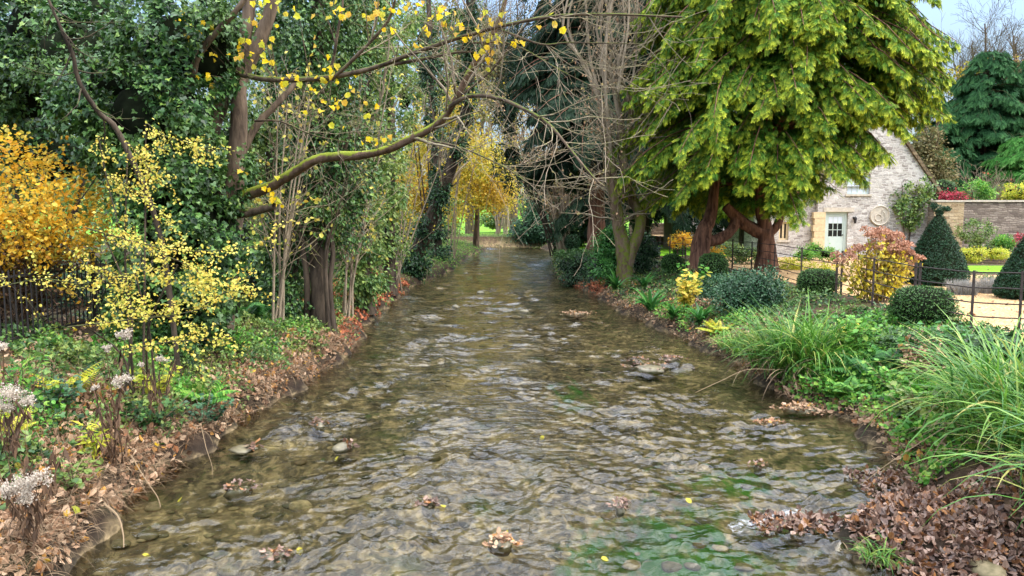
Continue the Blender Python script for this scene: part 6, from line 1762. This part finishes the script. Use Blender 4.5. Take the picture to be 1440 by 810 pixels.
for lab, px, py, wp, n_, mt in (('heap of pale leaves snagged in the stream off the hedge', 811, 441, 36, 150, 'litter'), ('small leaf clump in the shallows, left of a pair', 893, 507, 34, 70, 'litter_wet'), ('leaf clump in the shallows, right of a pair', 945, 505, 30, 90, 'litter_wet'),
                                ('flat scatter of leaves just below the paired clumps', 910, 516, 60, 60, 'litter_wet'), ('leaf clump by the bank below the big sedge', 1082, 598, 38, 130, 'litter'), ('leaves caught at the root of the big sedge', 1130, 575, 60, 220, 'litter'),
                                ('small dome of dark leaves in midstream near the algae', 872, 712, 26, 40, 'litter_wet'), ('leaf tangle with yellow leaves at the bottom of the picture', 706, 764, 40, 60, 'litter'), ('little tangle of stems and leaves left of centre in the stream', 602, 712, 26, 40, 'litter_wet'),
                                ('dark leaf lump on a stone at the left of the stream', 447, 597, 24, 40, 'litter_wet'), ('flat brown leaves lodged beside a bramble in the left shallows', 338, 686, 44, 40, 'litter_wet'), ('leaf scrap drifting left of the paired clumps', 1068, 656, 22, 24, 'litter_wet'), ('dark snag of leaves low at the left side of the stream', 395, 782, 40, 40, 'litter_wet')):
    leafmound('leaf_clump', lab, px, py, wp, .7, .045, n_, mat=mt, group='leaf clumps snagged in the stream')
def rockt(label, px, py, wpx, h=.07):
    c = onz(px, py); k = c[1] / F_PX
    t = thing('stone', label, 'stone', (c[0], c[1], 0)); mb = MB(); stones(mb, [np.array([c[0], c[1], -.01])], [np.array([wpx * k / 2, wpx * k * .4, h])], 0, .22); mb.build('boulder', M['rock'], t, True)
    mb = MB(); P = np.stack([c[0] + wpx * k * RNG.uniform(.1, .6, 14), c[1] + RNG.normal(size=14) * .05 - .05, .04 + RNG.random(14) * .05], -1); leaves(mb, P, rvec(14), rvec(14) + np.array([0, 0, .6]), RNG.uniform(.05, .1, 14), LITTER); mb.build('leaves', M['litter_wet'], t)
rockt('mossy grey stone with a wet leaf against it at left of the stream', 482, 628, 30)
rockt('dark flat stone breaking the water under the left bank', 345, 632, 44, .035)
rockt('low wet stone against the right leaf heap', 1118, 735, 34, .06)
for i, (lab, px, py) in enumerate((('small dark stone in midstream far up the river', 640, 432), ('small dark stone near the far left bank', 655, 385), ('lone dark stone in the far shallows', 738, 438), ('dark stone low in the water under the leaning trunks', 676, 412))):
    c = onz(px, py); t = thing('stone', lab, 'stone', (c[0], c[1], 0)); mb = MB(); stones(mb, [np.array([c[0], c[1], 0.])], [np.array([.14, .12, .07])], 0, .2); mb.build('boulder', M['rock'], t, True)
# single yellow leaves floating
for lab, px, py in (('yellow leaf floating at the left foot of the leaf-capped stone', 476, 645), ('yellow leaf floating below the central tangle', 625, 718), ('yellow leaf floating near the left bottom corner of the water', 420, 774), ('yellow leaf floating beside the algae', 972, 712), ('yellow leaf floating near the left bank', 252, 710), ('yellow leaf floating in midstream', 765, 616), ('ochre leaf floating in the bottom left water', 200, 785), ('yellow leaf floating at the far bottom centre', 845, 790), ('yellow leaf floating above the bottom leaf tangle', 715, 752)):
    c = onz(px, py); mb = MB(); leaves(mb, np.array([[c[0], c[1], .03]]), rvec(1), np.array([[0, -.1, 1.]]) + RNG.normal(size=(1, 3)) * .25, .075, ROUND)
    tag(mb.build('floating_leaf', M['yellow'], None), lab, 'leaf', 'yellow leaves floating on the stream')
# white water over the little riffle by the leaf heap
mb = MB()
m_, n_ = 36, 8
u = np.linspace(0, 1, m_); c0, c1 = onz(1028, 748), onz(1125, 722)
U, V = np.meshgrid(u, np.linspace(-1, 1, n_))
X = c0[0] + (c1[0] - c0[0]) * U + .03 * np.sin(U * 9); Y = c0[1] + (c1[1] - c0[1]) * U + V * (.07 + .05 * np.sin(U * 7 + 1)) + .05 * np.sin(U * 11)
Z = .02 + .035 * (1 - V ** 2) * (.6 + .4 * np.sin(U * 17)) * np.sin(np.pi * U) ** .4 + .006 * RNG.normal(size=U.shape)
idx = np.arange(m_ * n_).reshape(n_, m_); mb.add(np.stack([X, Y, Z], -1).reshape(-1, 3), np.stack([idx[:-1, :-1], idx[:-1, 1:], idx[1:, 1:], idx[1:, :-1]], -1).reshape(-1, 4))
def foammat():
    m, n, o = newmat('broken_white_water')
    t = noise(n, 16, 4, wpos(n, (1, 1.6, 1)), .7, .8)
    d = n.nodes.new('ShaderNodeBsdfDiffuse'); d.inputs[0].default_value = (.7, .74, .78, 1)
    tr = n.nodes.new('ShaderNodeBsdfTransparent'); ms = n.nodes.new('ShaderNodeMixShader')
    n.links.new(maprange(n, t.outputs['Fac'], .46, .7, 0, .55), ms.inputs[0]); n.links.new(tr.outputs[0], ms.inputs[1]); n.links.new(d.outputs[0], ms.inputs[2]); n.links.new(ms.outputs[0], o.inputs[0])
    return m
tag(mb.build('foam', foammat(), None, True), kind='stuff')
